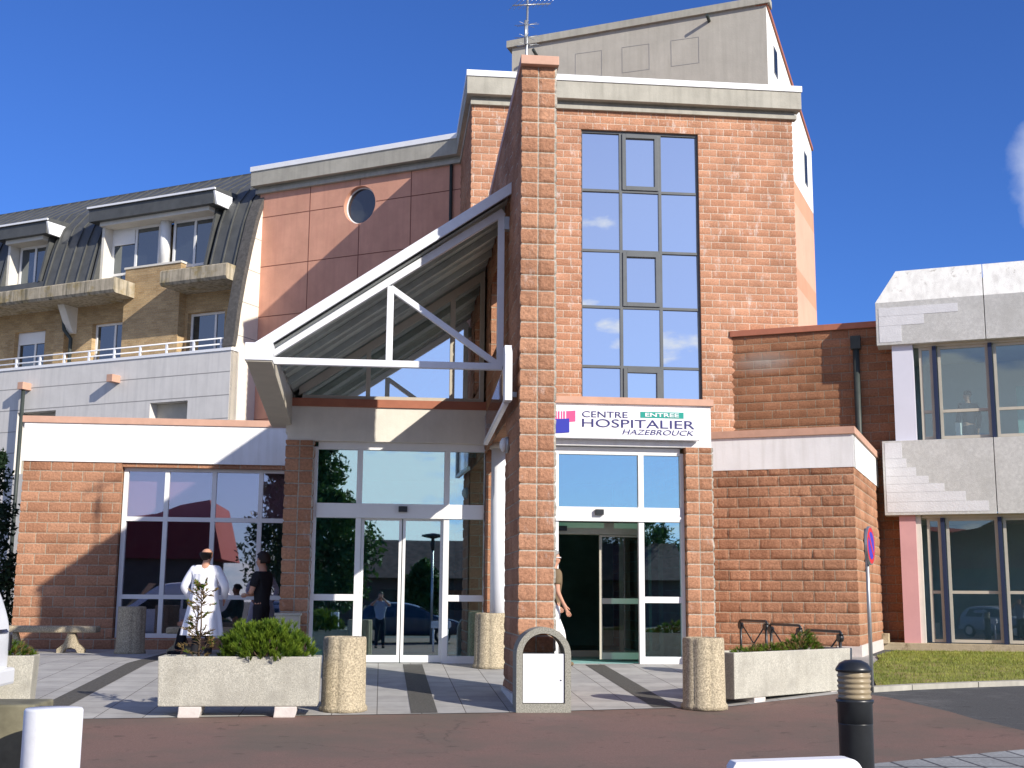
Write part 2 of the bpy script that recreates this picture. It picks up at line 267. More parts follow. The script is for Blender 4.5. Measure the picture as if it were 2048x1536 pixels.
def wmat(o): return (wmat(o.parent) @ o.matrix_parent_inverse if o.parent else Matrix()) @ o.matrix_basis
class MB:
    def __init__(s): s.v = []; s.f = []; s.uv = []; s.mi = []; s.sm = []
    def face(s, pts, uv=None, mi=0, sm=False):
        i = len(s.v); s.v += [tuple(p) for p in pts]; s.f.append(list(range(i, i+len(pts))))
        s.uv += uv if uv else [(p[0]+p[1]*.7, p[2]) for p in pts]; s.mi.append(mi); s.sm.append(sm)
    def box(s, F, u0, u1, z0, z1, d0, d1, mi=0, skip=''):
        if u0 > u1: u0, u1 = u1, u0
        if d0 > d1: d0, d1 = d1, d0
        P = F.p
        def q(a, uv): s.face(a, uv, mi)
        q([P(u0, z0, d1), P(u1, z0, d1), P(u1, z1, d1), P(u0, z1, d1)], [(u0, z0), (u1, z0), (u1, z1), (u0, z1)])
        q([P(u1, z0, d0), P(u0, z0, d0), P(u0, z1, d0), P(u1, z1, d0)], [(u1, z0), (u0, z0), (u0, z1), (u1, z1)])
        q([P(u0, z0, d0), P(u0, z0, d1), P(u0, z1, d1), P(u0, z1, d0)], [(d0, z0), (d1, z0), (d1, z1), (d0, z1)])
        q([P(u1, z0, d1), P(u1, z0, d0), P(u1, z1, d0), P(u1, z1, d1)], [(d1, z0), (d0, z0), (d0, z1), (d1, z1)])
        q([P(u0, z1, d1), P(u1, z1, d1), P(u1, z1, d0), P(u0, z1, d0)], [(u0, d1), (u1, d1), (u1, d0), (u0, d0)])
        q([P(u0, z0, d0), P(u1, z0, d0), P(u1, z0, d1), P(u0, z0, d1)], [(u0, d0), (u1, d0), (u1, d1), (u0, d1)])
    def prism(s, F, pts, d0, d1, mi=0):      # polygon in (u,z) extruded along d
        if d0 > d1: d0, d1 = d1, d0
        a = sum(pts[i][0]*pts[(i+1) % len(pts)][1]-pts[(i+1) % len(pts)][0]*pts[i][1] for i in range(len(pts)))
        flip = (F.u.cross(Vector((0, 0, 1)))).dot(F.n) < 0
        if (a < 0) != flip: pts = pts[::-1]
        n = len(pts)
        s.face([F.p(x, z, d1) for x, z in pts], list(pts), mi)
        s.face([F.p(x, z, d0) for x, z in pts[::-1]], list(pts[::-1]), mi)
        for i in range(n):
            a_, b_ = pts[i], pts[(i+1) % n]
            s.face([F.p(*a_, d0), F.p(*b_, d0), F.p(*b_, d1), F.p(*a_, d1)], [(a_[0]+d0, a_[1]), (b_[0]+d0, b_[1]), (b_[0]+d1, b_[1]), (a_[0]+d1, a_[1])], mi)
    def holed(s, F, outer, holes, d0, d1, mi=0):
        polys = [[Vector((a, b, 0)) for a, b in outer]]+[[Vector((a, b, 0)) for a, b in h] for h in holes]
        flat = [p for q in polys for p in q]
        for t in geometry.tessellate_polygon(polys):
            pts = [flat[i] for i in t]
            s.face([F.p(p.x, p.y, d1) for p in pts], [(p.x, p.y) for p in pts], mi)
        for q in polys:
            for i in range(len(q)):
                a, b = q[i], q[(i+1) % len(q)]
                s.face([F.p(a.x, a.y, d0), F.p(b.x, b.y, d0), F.p(b.x, b.y, d1), F.p(a.x, a.y, d1)], [(a.x, a.y), (b.x, b.y), (b.x, b.y), (a.x, a.y)], mi)
    def tube(s, pts, rad, n=8, mi=0, caps=True):
        pts = [Vector(p) for p in pts]; rad = rad if isinstance(rad, (list, tuple)) else [rad]*len(pts)
        rings = []; prev = None
        for i, p in enumerate(pts):
            t = (pts[min(i+1, len(pts)-1)]-pts[max(i-1, 0)]).normalized()
            a = Vector((0, 0, 1)) if abs(t.z) < .9 else Vector((1, 0, 0))
            if prev is not None: x = (prev-t*prev.dot(t)).normalized()
            else: x = t.cross(a).normalized()
            prev = x; y = t.cross(x)
            rings.append([p+(x*math.cos(2*math.pi*k/n)+y*math.sin(2*math.pi*k/n))*rad[i] for k in range(n)])
        s.loft(rings, mi, caps)
    def loft(s, rings, mi=0, caps=True, sm=True):
        n = len(rings[0]); base = len(s.v)
        for rg in rings: s.v += [tuple(p) for p in rg]
        for i in range(len(rings)-1):
            for k in range(n):
                a, b = base+i*n+k, base+i*n+(k+1) % n
                s.f.append([a, b, b+n, a+n]); s.uv += [(k/n, i), ((k+1)/n, i), ((k+1)/n, i+1), (k/n, i+1)]; s.mi.append(mi); s.sm.append(sm)
        if caps:
            s.f.append(list(range(base, base+n))[::-1]); s.uv += [(0, 0)]*n; s.mi.append(mi); s.sm.append(False)
            s.f.append([base+(len(rings)-1)*n+k for k in range(n)]); s.uv += [(0, 0)]*n; s.mi.append(mi); s.sm.append(False)
    def lathe(s, c, prof, n=24, mi=0, lobes=None):   # prof: (radius, z)
        rings = []
        for rr, z in prof:
            rg = []
            for k in range(n):
                a = 2*math.pi*k/n; q = rr*(lobes(a) if lobes else 1)
                rg.append(Vector((c[0]+q*math.cos(a), c[1]+q*math.sin(a), c[2]+z)))
            rings.append(rg)
        s.loft(rings, mi)
    def build(s, name, m, parent=None, bevel=0):
        me = bpy.data.meshes.new(name); me.from_pydata(s.v, [], s.f)
        uvl = me.uv_layers.new(name='UVMap'); uvl.data.foreach_set('uv', [c for q in s.uv for c in q])
        ms = m if isinstance(m, (list, tuple)) else [m]
        for x in ms: me.materials.append(M[x] if isinstance(x, str) else x)
        me.polygons.foreach_set('material_index', s.mi); me.polygons.foreach_set('use_smooth', s.sm); me.update()
        if bevel:
            bm = bmesh.new(); bm.from_mesh(me); bmesh.ops.remove_doubles(bm, verts=bm.verts, dist=1e-5)
            es = [e for e in bm.edges if len(e.link_faces) == 2 and e.calc_face_angle(0) > .5]
            bmesh.ops.bevel(bm, geom=es, offset=bevel, segments=2, affect='EDGES', profile=.6)
            bm.to_mesh(me); bm.free()
        o = bpy.data.objects.new(name, me); COL.objects.link(o)
        if parent:
            o.parent = parent
            if not parent.get('loc_children') and not (parent.parent and parent.parent.get('loc_children')): o.matrix_parent_inverse = wmat(parent).inverted()
        return o

def tag(o, label, cat, group=None, kind=None):
    o['label'] = label
    if cat: o['category'] = cat
    if group: o['group'] = group
    if kind: o['kind'] = kind
    return o
def thing(name, label, cat, loc=(0, 0, 0), rz=0, group=None, local=False):
    o = bpy.data.objects.new(name, None); COL.objects.link(o); o.location = loc; o.rotation_euler.z = rz; o.empty_display_size = .2
    if local: o['loc_children'] = 1
    return tag(o, label, cat, group)
def copy_tree(o, parent=None):
    c = o.copy(); COL.objects.link(c)
    if parent: c.parent = parent
    for ch in [x for x in list(COL.objects) if x.parent == o]: copy_tree(ch, c)
    return c
def struct(mb, name, m): o = mb.build(name, m); o['kind'] = 'structure'; return o

# value noise for the split faces of the blocks
rng = np.random.RandomState(3); LAT = rng.rand(32, 32, 32)
def vnoise(p):
    i = np.floor(p).astype(int); fr = p-i; fr = fr*fr*(3-2*fr); o = 0
    for dx in (0, 1):
        for dy in (0, 1):
            for dz in (0, 1):
                wgt = (fr[:, 0] if dx else 1-fr[:, 0])*(fr[:, 1] if dy else 1-fr[:, 1])*(fr[:, 2] if dz else 1-fr[:, 2])
                o = o+wgt*LAT[(i[:, 0]+dx) % 32, (i[:, 1]+dy) % 32, (i[:, 2]+dz) % 32]
    return o
def rough(name, m, parent, F, u0, u1, z0, z1, holes=(), res=.045, amp=.03, bw=.4, bh=.2, off=.5, d=0, lc=False, rc=False, top=None, freq=13):
    us = set(np.arange(u0, u1, res).round(4)) | {u0, u1}; zs = set(np.arange(z0, z1, res).round(4)) | {z0, z1}
    for k in range(int(z0/bh), int(z1/bh)+2):
        for e in (-.007, .007):
            if z0 < k*bh+e < z1: zs.add(round(k*bh+e, 4))
    for h in holes: us |= {h[0], h[1]}; zs |= {h[2], h[3]}
    us = np.array(sorted(x for x in us if u0 <= x <= u1)); zs = np.array(sorted(x for x in zs if z0 <= x <= z1))
    U, Z = np.meshgrid(us, zs); U = U.ravel(); Z0 = Z.ravel(); Z = Z0.copy()
    if top: Z = z0+(Z0-z0)*np.array([(top(x)-z0)/(z1-z0) for x in U])
    P = np.outer(np.ones_like(U), np.array(F.o))+np.outer(U, np.array(F.u)); P[:, 2] = Z
    row = np.floor(Z/bh); fz = Z/bh-row; fz = np.minimum(fz, 1-fz)*bh
    o_ = np.where(row % 2 == 0, bw*off, 0); cu = (U+o_)/bw; fu = cu-np.floor(cu); fu = np.minimum(fu, 1-fu)*bw
    ends = (U == us[0]) | (U == us[-1]); fu = np.where(ends, 1, fu)
    edge = np.clip((np.minimum(fz, fu)-.005)/.014, 0, 1)
    bid = (np.floor(cu).astype(int)*73+row.astype(int)*151) % 1024; HB = np.random.RandomState(5).rand(1024, 3)
    hb = HB[bid]; lu = np.where(ends, 0, cu-np.floor(cu)-.5); lz = Z/bh-row-.5
    base = hb[:, 0]*.30+np.where(ends, 0, (hb[:, 1]-.5)*lu*.6)+(hb[:, 2]-.5)*lz*.5
    rock = np.abs(vnoise(P*9)-.5)*1.3+np.abs(vnoise(P*freq*1.9+7)-.5)*.8+vnoise(P*freq*4)*.22
    h = edge*(.004+amp*.75*np.clip(.15+np.where(ends, .15, base)+rock*.75, 0, 1.3))
    disp = np.outer(h+d, np.array(F.n))
    if lc: disp += np.outer(np.where(U == us[0], h, 0), -np.array(F.u))
    if rc: disp += np.outer(np.where(U == us[-1], h, 0), np.array(F.u))
    Vv = P+disp; nu = len(us); mb = MB(); mb.v = [tuple(x) for x in Vv]
    flip = F.u.cross(Vector((0, 0, 1))).dot(F.n) < 0
    for j in range(len(zs)-1):
        zc = (zs[j]+zs[j+1])/2
        for i in range(nu-1):
            uc = (us[i]+us[i+1])/2
            if any(a < uc < b and c < zc < e for a, b, c, e in holes): continue
            q = [j*nu+i, j*nu+i+1, (j+1)*nu+i+1, (j+1)*nu+i]
            if flip: q = q[::-1]
            mb.f.append(q); mb.uv += [(U[k], Z[k]) for k in q]; mb.mi.append(0); mb.sm.append(True)
    return mb.build(name, m, parent)

# ------------------------------------------------------------------ ground
def gz(y): return 0. if y > 20 else -(20-y)*.28/6 if y > 14 else max(-.28-(14-y)*.0207, -.62)
def sheet(poly, dz, nx=1, sub=None):     # polygon laid on the ground profile
    bm = bmesh.new(); vs = [bm.verts.new((x, y, 0)) for x, y in poly]; bm.faces.new(vs)
    for yy in (20, 14, -2.4):
        bmesh.ops.bisect_plane(bm, geom=bm.verts[:]+bm.edges[:]+bm.faces[:], plane_co=(0, yy, 0), plane_no=(0, 1, 0))
    mb = MB()
    for fc in bm.faces:
        if fc.normal.z < 0: fc.normal_flip()
        mb.face([(v.co.x, v.co.y, gz(v.co.y)+dz) for v in fc.verts], [(v.co.x, v.co.y) for v in fc.verts])
    bm.free(); return mb
asph = mat('asphalt', (.085, .088, .09), .95, noise=.35, nscale=60, bump=.6, bscale=150, blotch=((.14, .14, .14), 1.1, .5, .7))
redas = mat('red_asphalt', (.205, .128, .105), .93, noise=.22, nscale=60, bump=.5, bscale=150, blotch=((.145, .112, .09), .55, .42, .62))
def wear(m, cs, amt, stain):
    t = m.node_tree; N = t.nodes; L = t.links.new; b = N['Principled BSDF']; src = b.inputs['Base Color'].links[0].from_socket
    tcn = N.new('ShaderNodeTexCoord'); w_ = N.new('ShaderNodeTexNoise'); w_.inputs['Scale'].default_value = 1.7; w_.inputs['Detail'].default_value = 5; L(tcn.outputs['Object'], w_.inputs[0])
    vm = N.new('ShaderNodeVectorMath'); vm.operation = 'MULTIPLY_ADD'; L(w_.outputs['Color'], vm.inputs[0]); vm.inputs[1].default_value = (.9, .9, 0); L(tcn.outputs['Object'], vm.inputs[2])
    vo = N.new('ShaderNodeTexVoronoi'); vo.feature = 'DISTANCE_TO_EDGE'; vo.inputs['Scale'].default_value = cs; L(vm.outputs[0], vo.inputs[0])
    c = N.new('ShaderNodeMapRange'); c.inputs[1].default_value = .0; c.inputs[2].default_value = .010; c.inputs[3].default_value = amt; c.inputs[4].default_value = 0; L(vo.outputs['Distance'], c.inputs[0])
    mk = N.new('ShaderNodeTexNoise'); mk.inputs['Scale'].default_value = .6; L(tcn.outputs['Object'], mk.inputs[0])
    mm = N.new('ShaderNodeMapRange'); mm.inputs[1].default_value = .5; mm.inputs[2].default_value = .6; L(mk.outputs[0], mm.inputs[0])
    mu = N.new('ShaderNodeMath'); mu.operation = 'MULTIPLY'; L(c.outputs[0], mu.inputs[0]); L(mm.outputs[0], mu.inputs[1])
    x1 = N.new('ShaderNodeMix'); x1.data_type = 'RGBA'; L(src, x1.inputs[6]); x1.inputs[7].default_value = (.03, .028, .026, 1); L(mu.outputs[0], x1.inputs[0])
    sp = N.new('ShaderNodeTexNoise'); sp.inputs['Scale'].default_value = 5.5; sp.inputs['Detail'].default_value = 4; sp.inputs['Roughness'].default_value = .4; L(tcn.outputs['Object'], sp.inputs[0])
    sm = N.new('ShaderNodeMapRange'); sm.inputs[1].default_value = .66; sm.inputs[2].default_value = .72; sm.inputs[4].default_value = .55; L(sp.outputs[0], sm.inputs[0])
    x2 = N.new('ShaderNodeMix'); x2.data_type = 'RGBA'; L(x1.outputs[2], x2.inputs[6]); x2.inputs[7].default_value = (*stain, 1); L(sm.outputs[0], x2.inputs[0])
    L(x2.outputs[2], b.inputs['Base Color'])
wear(redas, .55, .4, (.07, .055, .045)); wear(asph, .5, .5, (.04, .04, .04))
struct(sheet([(-300, -300), (300, -300), (300, 600), (-300, 600)], 0), 'ground', [asph])
struct(sheet([(-30, -12), (7.3, -12), (6.75, 12.9), (6.72, 14.6), (6.5, 16.0), (6.2, 16.45), (4.22, 15.04), (1.45, 14.52), (-3.1, 14.08), (-30, 13.5)], .004), 'red_road', [redas])
def pavemat():
    m = mat('paving_slabs', (.30, .295, .28), .9); t = m.node_tree; N = t.nodes; L = t.links.new; b = N['Principled BSDF']
    tcn = N.new('ShaderNodeTexCoord'); br = N.new('ShaderNodeTexBrick'); br.offset = 0; br.squash = 1
    for k, v in (('Scale', 1), ('Brick Width', .5), ('Row Height', .5), ('Mortar Size', .006), ('Mortar Smooth', .2), ('Bias', 0)): br.inputs[k].default_value = v
    br.inputs['Color1'].default_value = (.41, .40, .375, 1); br.inputs['Color2'].default_value = (.345, .335, .32, 1); br.inputs['Mortar'].default_value = (.12, .11, .10, 1)
    L(tcn.outputs['UV'], br.inputs[0])
    n = N.new('ShaderNodeTexNoise'); n.inputs['Scale'].default_value = 2.5; n.inputs['Detail'].default_value = 10; n.inputs['Roughness'].default_value = .7; L(tcn.outputs['UV'], n.inputs[0])
    mr_ = N.new('ShaderNodeMapRange'); mr_.inputs[1].default_value = .3; mr_.inputs[2].default_value = .7; mr_.inputs[3].default_value = .78; mr_.inputs[4].default_value = 1.15; L(n.outputs[0], mr_.inputs[0])
    v = N.new('ShaderNodeVectorMath'); v.operation = 'SCALE'; L(br.outputs[0], v.inputs[0]); L(mr_.outputs[0], v.inputs['Scale']); L(v.outputs[0], b.inputs['Base Color'])
    bp = N.new('ShaderNodeBump'); bp.inputs['Strength'].default_value = .3; bp.inputs['Distance'].default_value = .01; bp.invert = True; L(br.outputs[1], bp.inputs['Height']); L(bp.outputs[0], b.inputs['Normal'])
    return m
struct(sheet([(-16, 13.8), (-3.1, 14.09), (1.45, 14.53), (4.22, 15.05), (6.5, 16.6), (9.3, 23), (9.3, 29), (-16, 29)], .008), 'paving', [pavemat()])
granite = mat('granite_setts', (.095, .09, .08), .9, noise=.3, nscale=30, bump=.5, bscale=40)
for x0, y0 in ((-3.8, 14.02), (.38, 14.42), (3.24, 14.88)):
    struct(sheet([(x0, y0+.04), (x0+.3, y0+.07), (x0+.3, 24.6 if x0 < -1 else 19.9), (x0, 24.6 if x0 < -1 else 19.9)], .012), 'paving', [granite])
kb = MB()
kp = [(6.55, 16.45), (7.2, 16.72), (8.3, 17.05), (9.6, 17.35), (12, 17.7), (20, 18.2)]
for a, b in zip(kp, kp[1:]):
    n_ = max(1, int(math.dist(a, b)/.9))
    for i in range(n_):
        p = [a[0]+(b[0]-a[0])*(i+.006)/n_, a[1]+(b[1]-a[1])*(i+.006)/n_]; q = [a[0]+(b[0]-a[0])*(i+.994)/n_, a[1]+(b[1]-a[1])*(i+.994)/n_]
        dn = Vector((-(q[1]-p[1]), q[0]-p[0])).normalized()*.16
        for (x0, y0), (x1, y1) in ((p, q),):
            vs = [Vector((x0, y0, gz(y0)-.05)), Vector((x1, y1, gz(y1)-.05)), Vector((x1+dn.x, y1+dn.y, gz(y1)-.05)), Vector((x0+dn.x, y0+dn.y, gz(y0)-.05))]
            tp = [v+Vector((0, 0, .12)) for v in vs]
            kb.face(tp); kb.face([vs[0], vs[1], tp[1], tp[0]]); kb.face([vs[1], vs[2], tp[2], tp[1]]); kb.face([vs[2], vs[3], tp[3], tp[2]]); kb.face([vs[3], vs[0], tp[0], tp[3]])
struct(kb, 'kerb', 'conc')
# grass bank
lawn = [(6.7, 16.7), (7.2, 16.9), (8.3, 17.23), (9.6, 17.53), (12, 17.9), (20, 18.4), (22, 22), (10.6, 25.4), (9.2, 22.9), (8.7, 21.5), (7.6, 19.2)]
lawnm = mat('lawn_soil', (.24, .25, .06), 1, noise=.4, nscale=5, bump=.8, bscale=80, blotch=((.30, .24, .10), 1.5, .5, .65))
struct(sheet(lawn, .03), 'lawn', [lawnm])
def inpoly(x, y, P):
    c = False
    for i in range(len(P)):
        (a, b), (d, e) = P[i], P[i-1]
        if (b > y) != (e > y) and x < (d-a)*(y-b)/(e-b)+a: c = not c
    return c
gb = MB()
cnt = 0
while cnt < 16000:
    x, y = random.uniform(6.6, 13.2), random.uniform(16.6, 25)
    if not inpoly(x, y, lawn): continue
    cnt += 1; a = random.random()*6.28; h = random.uniform(.02, .055); dx, dy = math.cos(a)*.006, math.sin(a)*.006
    z = gz(y)+.028; gb.face([(x-dx, y-dy, z), (x+dx, y+dy, z), (x+random.gauss(0, .02), y+random.gauss(0, .02), z+h)])
tag(gb.build('grass', 'grassblade'), 'short mown grass bank in front of the concrete block', 'grass', kind='stuff')
# pale pavers at the bottom right
pv = sheet([(4.3, 10.72), (6.02, 11.5), (9.5, 12.9), (9.5, 6), (1.5, 6), (3.6, 10.3)], .012)
struct(pv, 'pavement', [brickmat('pale_pavers', (.30, .31, .31), (.25, .26, .26), (.08, .08, .09), bw=.34, bh=.5, off=0, ms=.02, bump=.2)])

# ================================================================== BUILDINGS
def frame_glass(F, root, mf, mg, u0, u1, z0, z1, us=(), zs=(), fw=.05, dep=.06, d=0, name='window_frame', gname='glass_pane', skip=()):
    """outer frame, mullions at us, transoms at zs, one sheet of glass behind"""
    mb = MB()
    mb.box(F, u0, u0+fw, z0, z1, d-dep, d); mb.box(F, u1-fw, u1, z0, z1, d-dep, d)
    mb.box(F, u0+fw, u1-fw, z0, z0+fw, d-dep, d-.002); mb.box(F, u0+fw, u1-fw, z1-fw, z1, d-dep, d-.002)
    for q in us: mb.box(F, q-fw/2, q+fw/2, z0+fw, z1-fw, d-dep, d-.001)
    for q in zs: mb.box(F, u0+fw, u1-fw, q-fw/2, q+fw/2, d-dep, d-.003)
    fr_ = mb.build(name, mf, root)
    g = MB(); g.box(F, u0+fw*.5, u1-fw*.5, z0+fw*.5, z1-fw*.5, d-dep*.7, d-dep*.5); g.build(gname, mg, fr_)
    return fr_

# ---- fin wall (from the bin back to the tower)
fin = thing('fin_wall', 'tall thin wall of split-face orange blocks standing forward between the two entrances', 'wall', (1.86, 15, -.25))
ftop = lambda y: 7.74-.06*(y-15)
FL = Fr((1.65, 0), (0, 1), (-1, 0)); FRt = Fr((2.07, 0), (0, 1), (1, 0))
rough('front_face', 'block_stack', fin, Fr((1.65, 15), (1, 0), (0, -1)), 0, .42, -.25, 7.74, res=.021, amp=.026, bw=.21, off=0, lc=True, rc=True)
rough('side_face', 'block', fin, FL, 15, 28.4, -.25, 7.74, holes=[(16.68, 20.05, -.25, 3.45), (17.26, 19.35, 4.76, 6.15)], res=.05, amp=.026, lc=True, top=ftop)
rough('side_face', 'block', fin, FRt, 15, 28.4, -.25, 7.74, holes=[(16.68, 20.05, -.25, 3.45), (17.26, 19.35, 4.76, 6.15)], res=.09, amp=.02, lc=True, top=ftop)
mb = MB()
for (y0, y1, z0, z1) in ((16.68, 20.05, -.25, 3.45), (17.26, 19.35, 4.76, 6.15)):
    for yy in (y0, y1): mb.face([(1.65, yy, z0), (2.07, yy, z0), (2.07, yy, z1), (1.65, yy, z1)], [(0, z0), (.42, z0), (.42, z1), (0, z1)])
    for zz in ([z0, z1] if z0 > 0 else [z1]): mb.face([(1.65, y0, zz), (2.07, y0, zz), (2.07, y1, zz), (1.65, y1, zz)], [(0, y0), (.42, y0), (.42, y1), (0, y1)])
mb.build('reveal', 'block', fin)
mb = MB(); cp = [(14.95, ftop(15)), (28.4, ftop(28.4))]
for x0, x1, a, b in ((1.615, 2.105, 0, .12),):
    pts = [(14.9, ftop(15)+a), (28.4, ftop(28.4)+a), (28.4, ftop(28.4)+b), (14.9, ftop(15)+b)]
    mb.prism(Fr((0, 0), (0, 1), (-1, 0)), pts, -x0, -x1)
mb.build('coping', 'pinkcap', fin, bevel=.008)
mb = MB(); mb.box(Fr((0, 0), (0, 1), (-1, 0)), 14.99, 16.67, -.26, -.1, -1.66, -1.60); mb.build('plinth', 'panel', fin)

# ---- brick tower
tow = thing('brick_tower', 'tall salmon block stair tower with a blue curtain window and a concrete cornice', 'building', (5.8, 28.5, 0))
FT = FA(28.5)
rough('front_wall', 'block_tower', tow, FT, 1.92, 9.82, 3.6, 12.85, holes=[(4.57, 7.45, 4.4, 12.25)], res=.045, amp=.024, freq=11, bw=.36, bh=.18, lc=True, rc=True)
rough('side_wall', 'block', tow, Fr((1.92, 0), (0, 1), (-1, 0)), 28.5, 32.8, 3.6, 12.85, res=.09, amp=.04, bw=.36, bh=.18, lc=True)
mb = MB(); mb.face([(9.82, 28.5, 3.6), (9.82, 35, 3.6), (9.82, 35, 12.85), (9.82, 28.5, 12.85)], [(28.5, 3.6), (35, 3.6), (35, 12.85), (28.5, 12.85)])
mb.face([(1.92, 28.5, 12.84), (9.82, 28.5, 12.84), (9.82, 35, 12.84), (1.92, 35, 12.84)])
mb.build('side_wall', 'block', tow)
mb = MB()
for a in ((4.57, 4.571), (7.449, 7.45)):
    mb.box(FT, a[0], a[1], 4.4, 12.25, -.3, .02)
mb.box(FT, 4.57, 7.45, 12.249, 12.25, -.3, .02); mb.build('window_reveal', 'block', tow)
def cornice(root, F, u0, u1, lend=True, rend=True, z=12.72, dd=0):
    e0, e1 = (.17 if lend else 0), (.18 if rend else 0)
    mb = MB()
    mb.box(F, u0-e0*.3, u1+e1*.6, z, z+.11, -.1, .10+dd)
    mb.box(F, u0-e0*.15, u1+e1*.35, z+.11, z+.2, -.1, .05+dd)
    mb.box(F, u0-e0*.9, u1+e1, z+.2, z+.64, -.1, .26+dd); c = mb.build('cornice', 'conc', root, bevel=.006)
    mb = MB(); mb.box(F, u0-e0, u1+e1+.02, z+.64, z+.79, -.2, .29+dd); mb.build('metal_cap', 'whitecap', c, bevel=.006)
cornice(tow, FT, 1.92, 9.82)
FS = Fr((1.92, 0), (0, 1), (-1, 0)); mb = MB()
mb.box(FS, 28.6, 32.6, 12.72, 12.83, -.1, .048); mb.box(FS, 28.6, 32.6, 12.92, 13.36, -.1, .15); c = mb.build('cornice', 'conc', tow)
mb = MB(); mb.box(FS, 28.7, 32.4, 13.36, 13.508, -.2, .168); mb.build('metal_cap', 'whitecap', c)
# curtain window: 3 columns; rows; opening lights with thick dark frames
rows = [3.4, 5.02, 6.42, 7.86, 9.24, 10.74, 12.25]; cols = [4.57, 5.54, 6.50, 7.45]
fr = MB()
for x in cols[1:-1]: fr.box(FT, x-.035, x+.035, 4.4, 12.2, -.14, -.05)
fr.box(FT, 4.57, 4.60, 4.4, 12.25, -.14, -.05); fr.box(FT, 7.40, 7.45, 4.4, 12.25, -.14, -.05); fr.box(FT, 4.60, 7.40, 12.19, 12.25, -.14, -.052)
for z in rows[1:-1]: fr.box(FT, 4.6, 7.4, z-.03, z+.03, -.14, -.053)
win = fr.build('curtain_window', 'alugrey', tow)
rr = random.Random(4)
for i in range(3):
    for j in range(len(rows)-1):
        a, b, z0, z1 = cols[i]+.03, cols[i+1]-.03, max(rows[j], 4.4)+.03, rows[j+1]-.03
        g = MB(); dx, dz = rr.uniform(-.007, .007), rr.uniform(-.010, .010)
        g.face([FT.p(a, z0, -.10-dx-dz), FT.p(b, z0, -.10+dx-dz), FT.p(b, z1, -.10+dx+dz), FT.p(a, z1, -.10-dx+dz)]); g.build('glass_pane', 'tglass', win)
for z0, z1 in ((10.77, 12.19), (7.89, 9.21), (5.05, 6.39)):
    o = MB(); a, b = 5.575, 6.465
    for q in ((a, a+.09, z0, z1), (b-.09, b, z0, z1), (a+.09, b-.09, z0, z0+.10), (a+.09, b-.09, z1-.10, z1)): o.box(FT, *q, -.12, -.02)
    o.build('opening_light', 'alugrey', win, bevel=.004)

# ---- pink panelled wing
pk = thing('pink_wing', 'pink panelled block with a round porthole window beside the stair tower', 'building', (-1, 34.4, 0))
FP = Fr((1.78, 32.7), UBv(31), (-WBv(31)[0], -WBv(31)[1]))
circ = [(3.07+.52*math.cos(t), 11.97+.55*math.sin(t)) for t in np.linspace(0, 2*math.pi, 48, endpoint=False)]
mb = MB(); mb.holed(FP, [(-.4, 4), (6.52, 4), (6.52, 12.8), (-.4, 12.8)], [circ], -.20, 0)
mb.build('panel_wall', 'pink', pk)
mb = MB()
for z in (12.0, 10.5, 9.0, 7.5, 6.0):
    if z == 12.0: mb.box(FP, -.3, 2.52, z-.012, z+.012, -.002, .003); mb.box(FP, 3.62, 6.5, z-.012, z+.012, -.002, .003)
    else: mb.box(FP, -.3, 6.5, z-.012, z+.012, -.002, .003)
for u_ in (1.4, 4.75): mb.box(FP, u_-.012, u_+.012, 4, 12.75, -.002, .0035)
mb.box(FP, 3.06, 3.084, 4, 11.41, -.002, .0035); mb.box(FP, 3.06, 3.084, 12.53, 12.75, -.002, .0035)
mb.build('joint', 'joint', pk)
mb = MB(); mb.prism(FP, circ, -.195, -.17); ph = mb.build('porthole_window', 'darkglass', pk)
mb = MB()
ring = lambda r_, d: [FP.p(3.07+r_*math.cos(t), 11.97+r_*1.05*math.sin(t), d) for t in np.linspace(0, 2*math.pi, 48, endpoint=False)]
mb.loft([ring(.515, -.13), ring(.485, -.13), ring(.485, -.17), ring(.515, -.17)], caps=False); mb.build('window_frame', 'alu', ph)
cornice(pk, FP, -.17, 6.52, lend=False, rend=True)
mb = MB(); mb.tube([FP.p(.12, 12.7, .06), FP.p(.12, 6, .06)], .045); mb.build('downpipe', 'pipe', pk)
mb = MB(); mb.lathe(tuple(FP.p(4.9, 13.4, -1.8)), [(.25, 0), (.25, .35), (.32, .38), (.20, .55), (.05, .6)], 16); mb.build('roof_vent', 'slate', pk)
mb = MB(); mb.box(FP, -.3, 6.5, 12.7, 12.75, -6, -.1); mb.build('roof', 'slate', pk)

# ---- ward building with the mansard roof
wd = thing('ward_building', 'pale panelled ward block with brick balconies and a dark standing-seam mansard roof', 'building', (-9, 38, 0))
FW = Fr((-4.32, 35.0), UBv(31), (-WBv(31)[0], -WBv(31)[1]))
FG = Fr((-4.32, 35.0), WBv(31), UBv(31)); FG = Fr((-4.32, 35.0), WBv(31), (-UBv(31)[0], -UBv(31)[1]))
UL = 15
wins = [(1.44, 2.80, 4.6, 6.48), (6.4, 7.95, 4.6, 6.48), (9.9, 11.6, 4.2, 6.4)]
mb = MB(); mb.holed(FW, [(0, 0), (UL, 0), (UL, 7.82), (0, 7.82)], [[(a, c), (b, c), (b, d), (a, d)] for a, b, c, d in wins], -.35, 0)
mb.box(FW, 0.001, UL, 7.55, 7.80, -1.2, -.001); mb.build('parapet_wall', 'panel', wd)
for a, b, c, d in wins:
    m_ = MB(); m_.box(FW, a, b, c, d, -.34, -.30); m_.build('window', 'beigeframe', wd)
mb = MB()
for z in (7.22, 6.56, 5.9, 5.25): 
    for a, b in ((0, 1.42), (2.82, 6.38), (7.97, UL)) if z < 6.48 else ((0, UL),): mb.box(FW, a, b, z-.012, z+.012, -.002, .003)
mb.build('joint', 'grey_joint', wd)
mb = MB(); mb.box(FW, 0-.03, UL, 7.82, 7.90, -.3, .03); mb.build('coping', 'whitecap', wd)
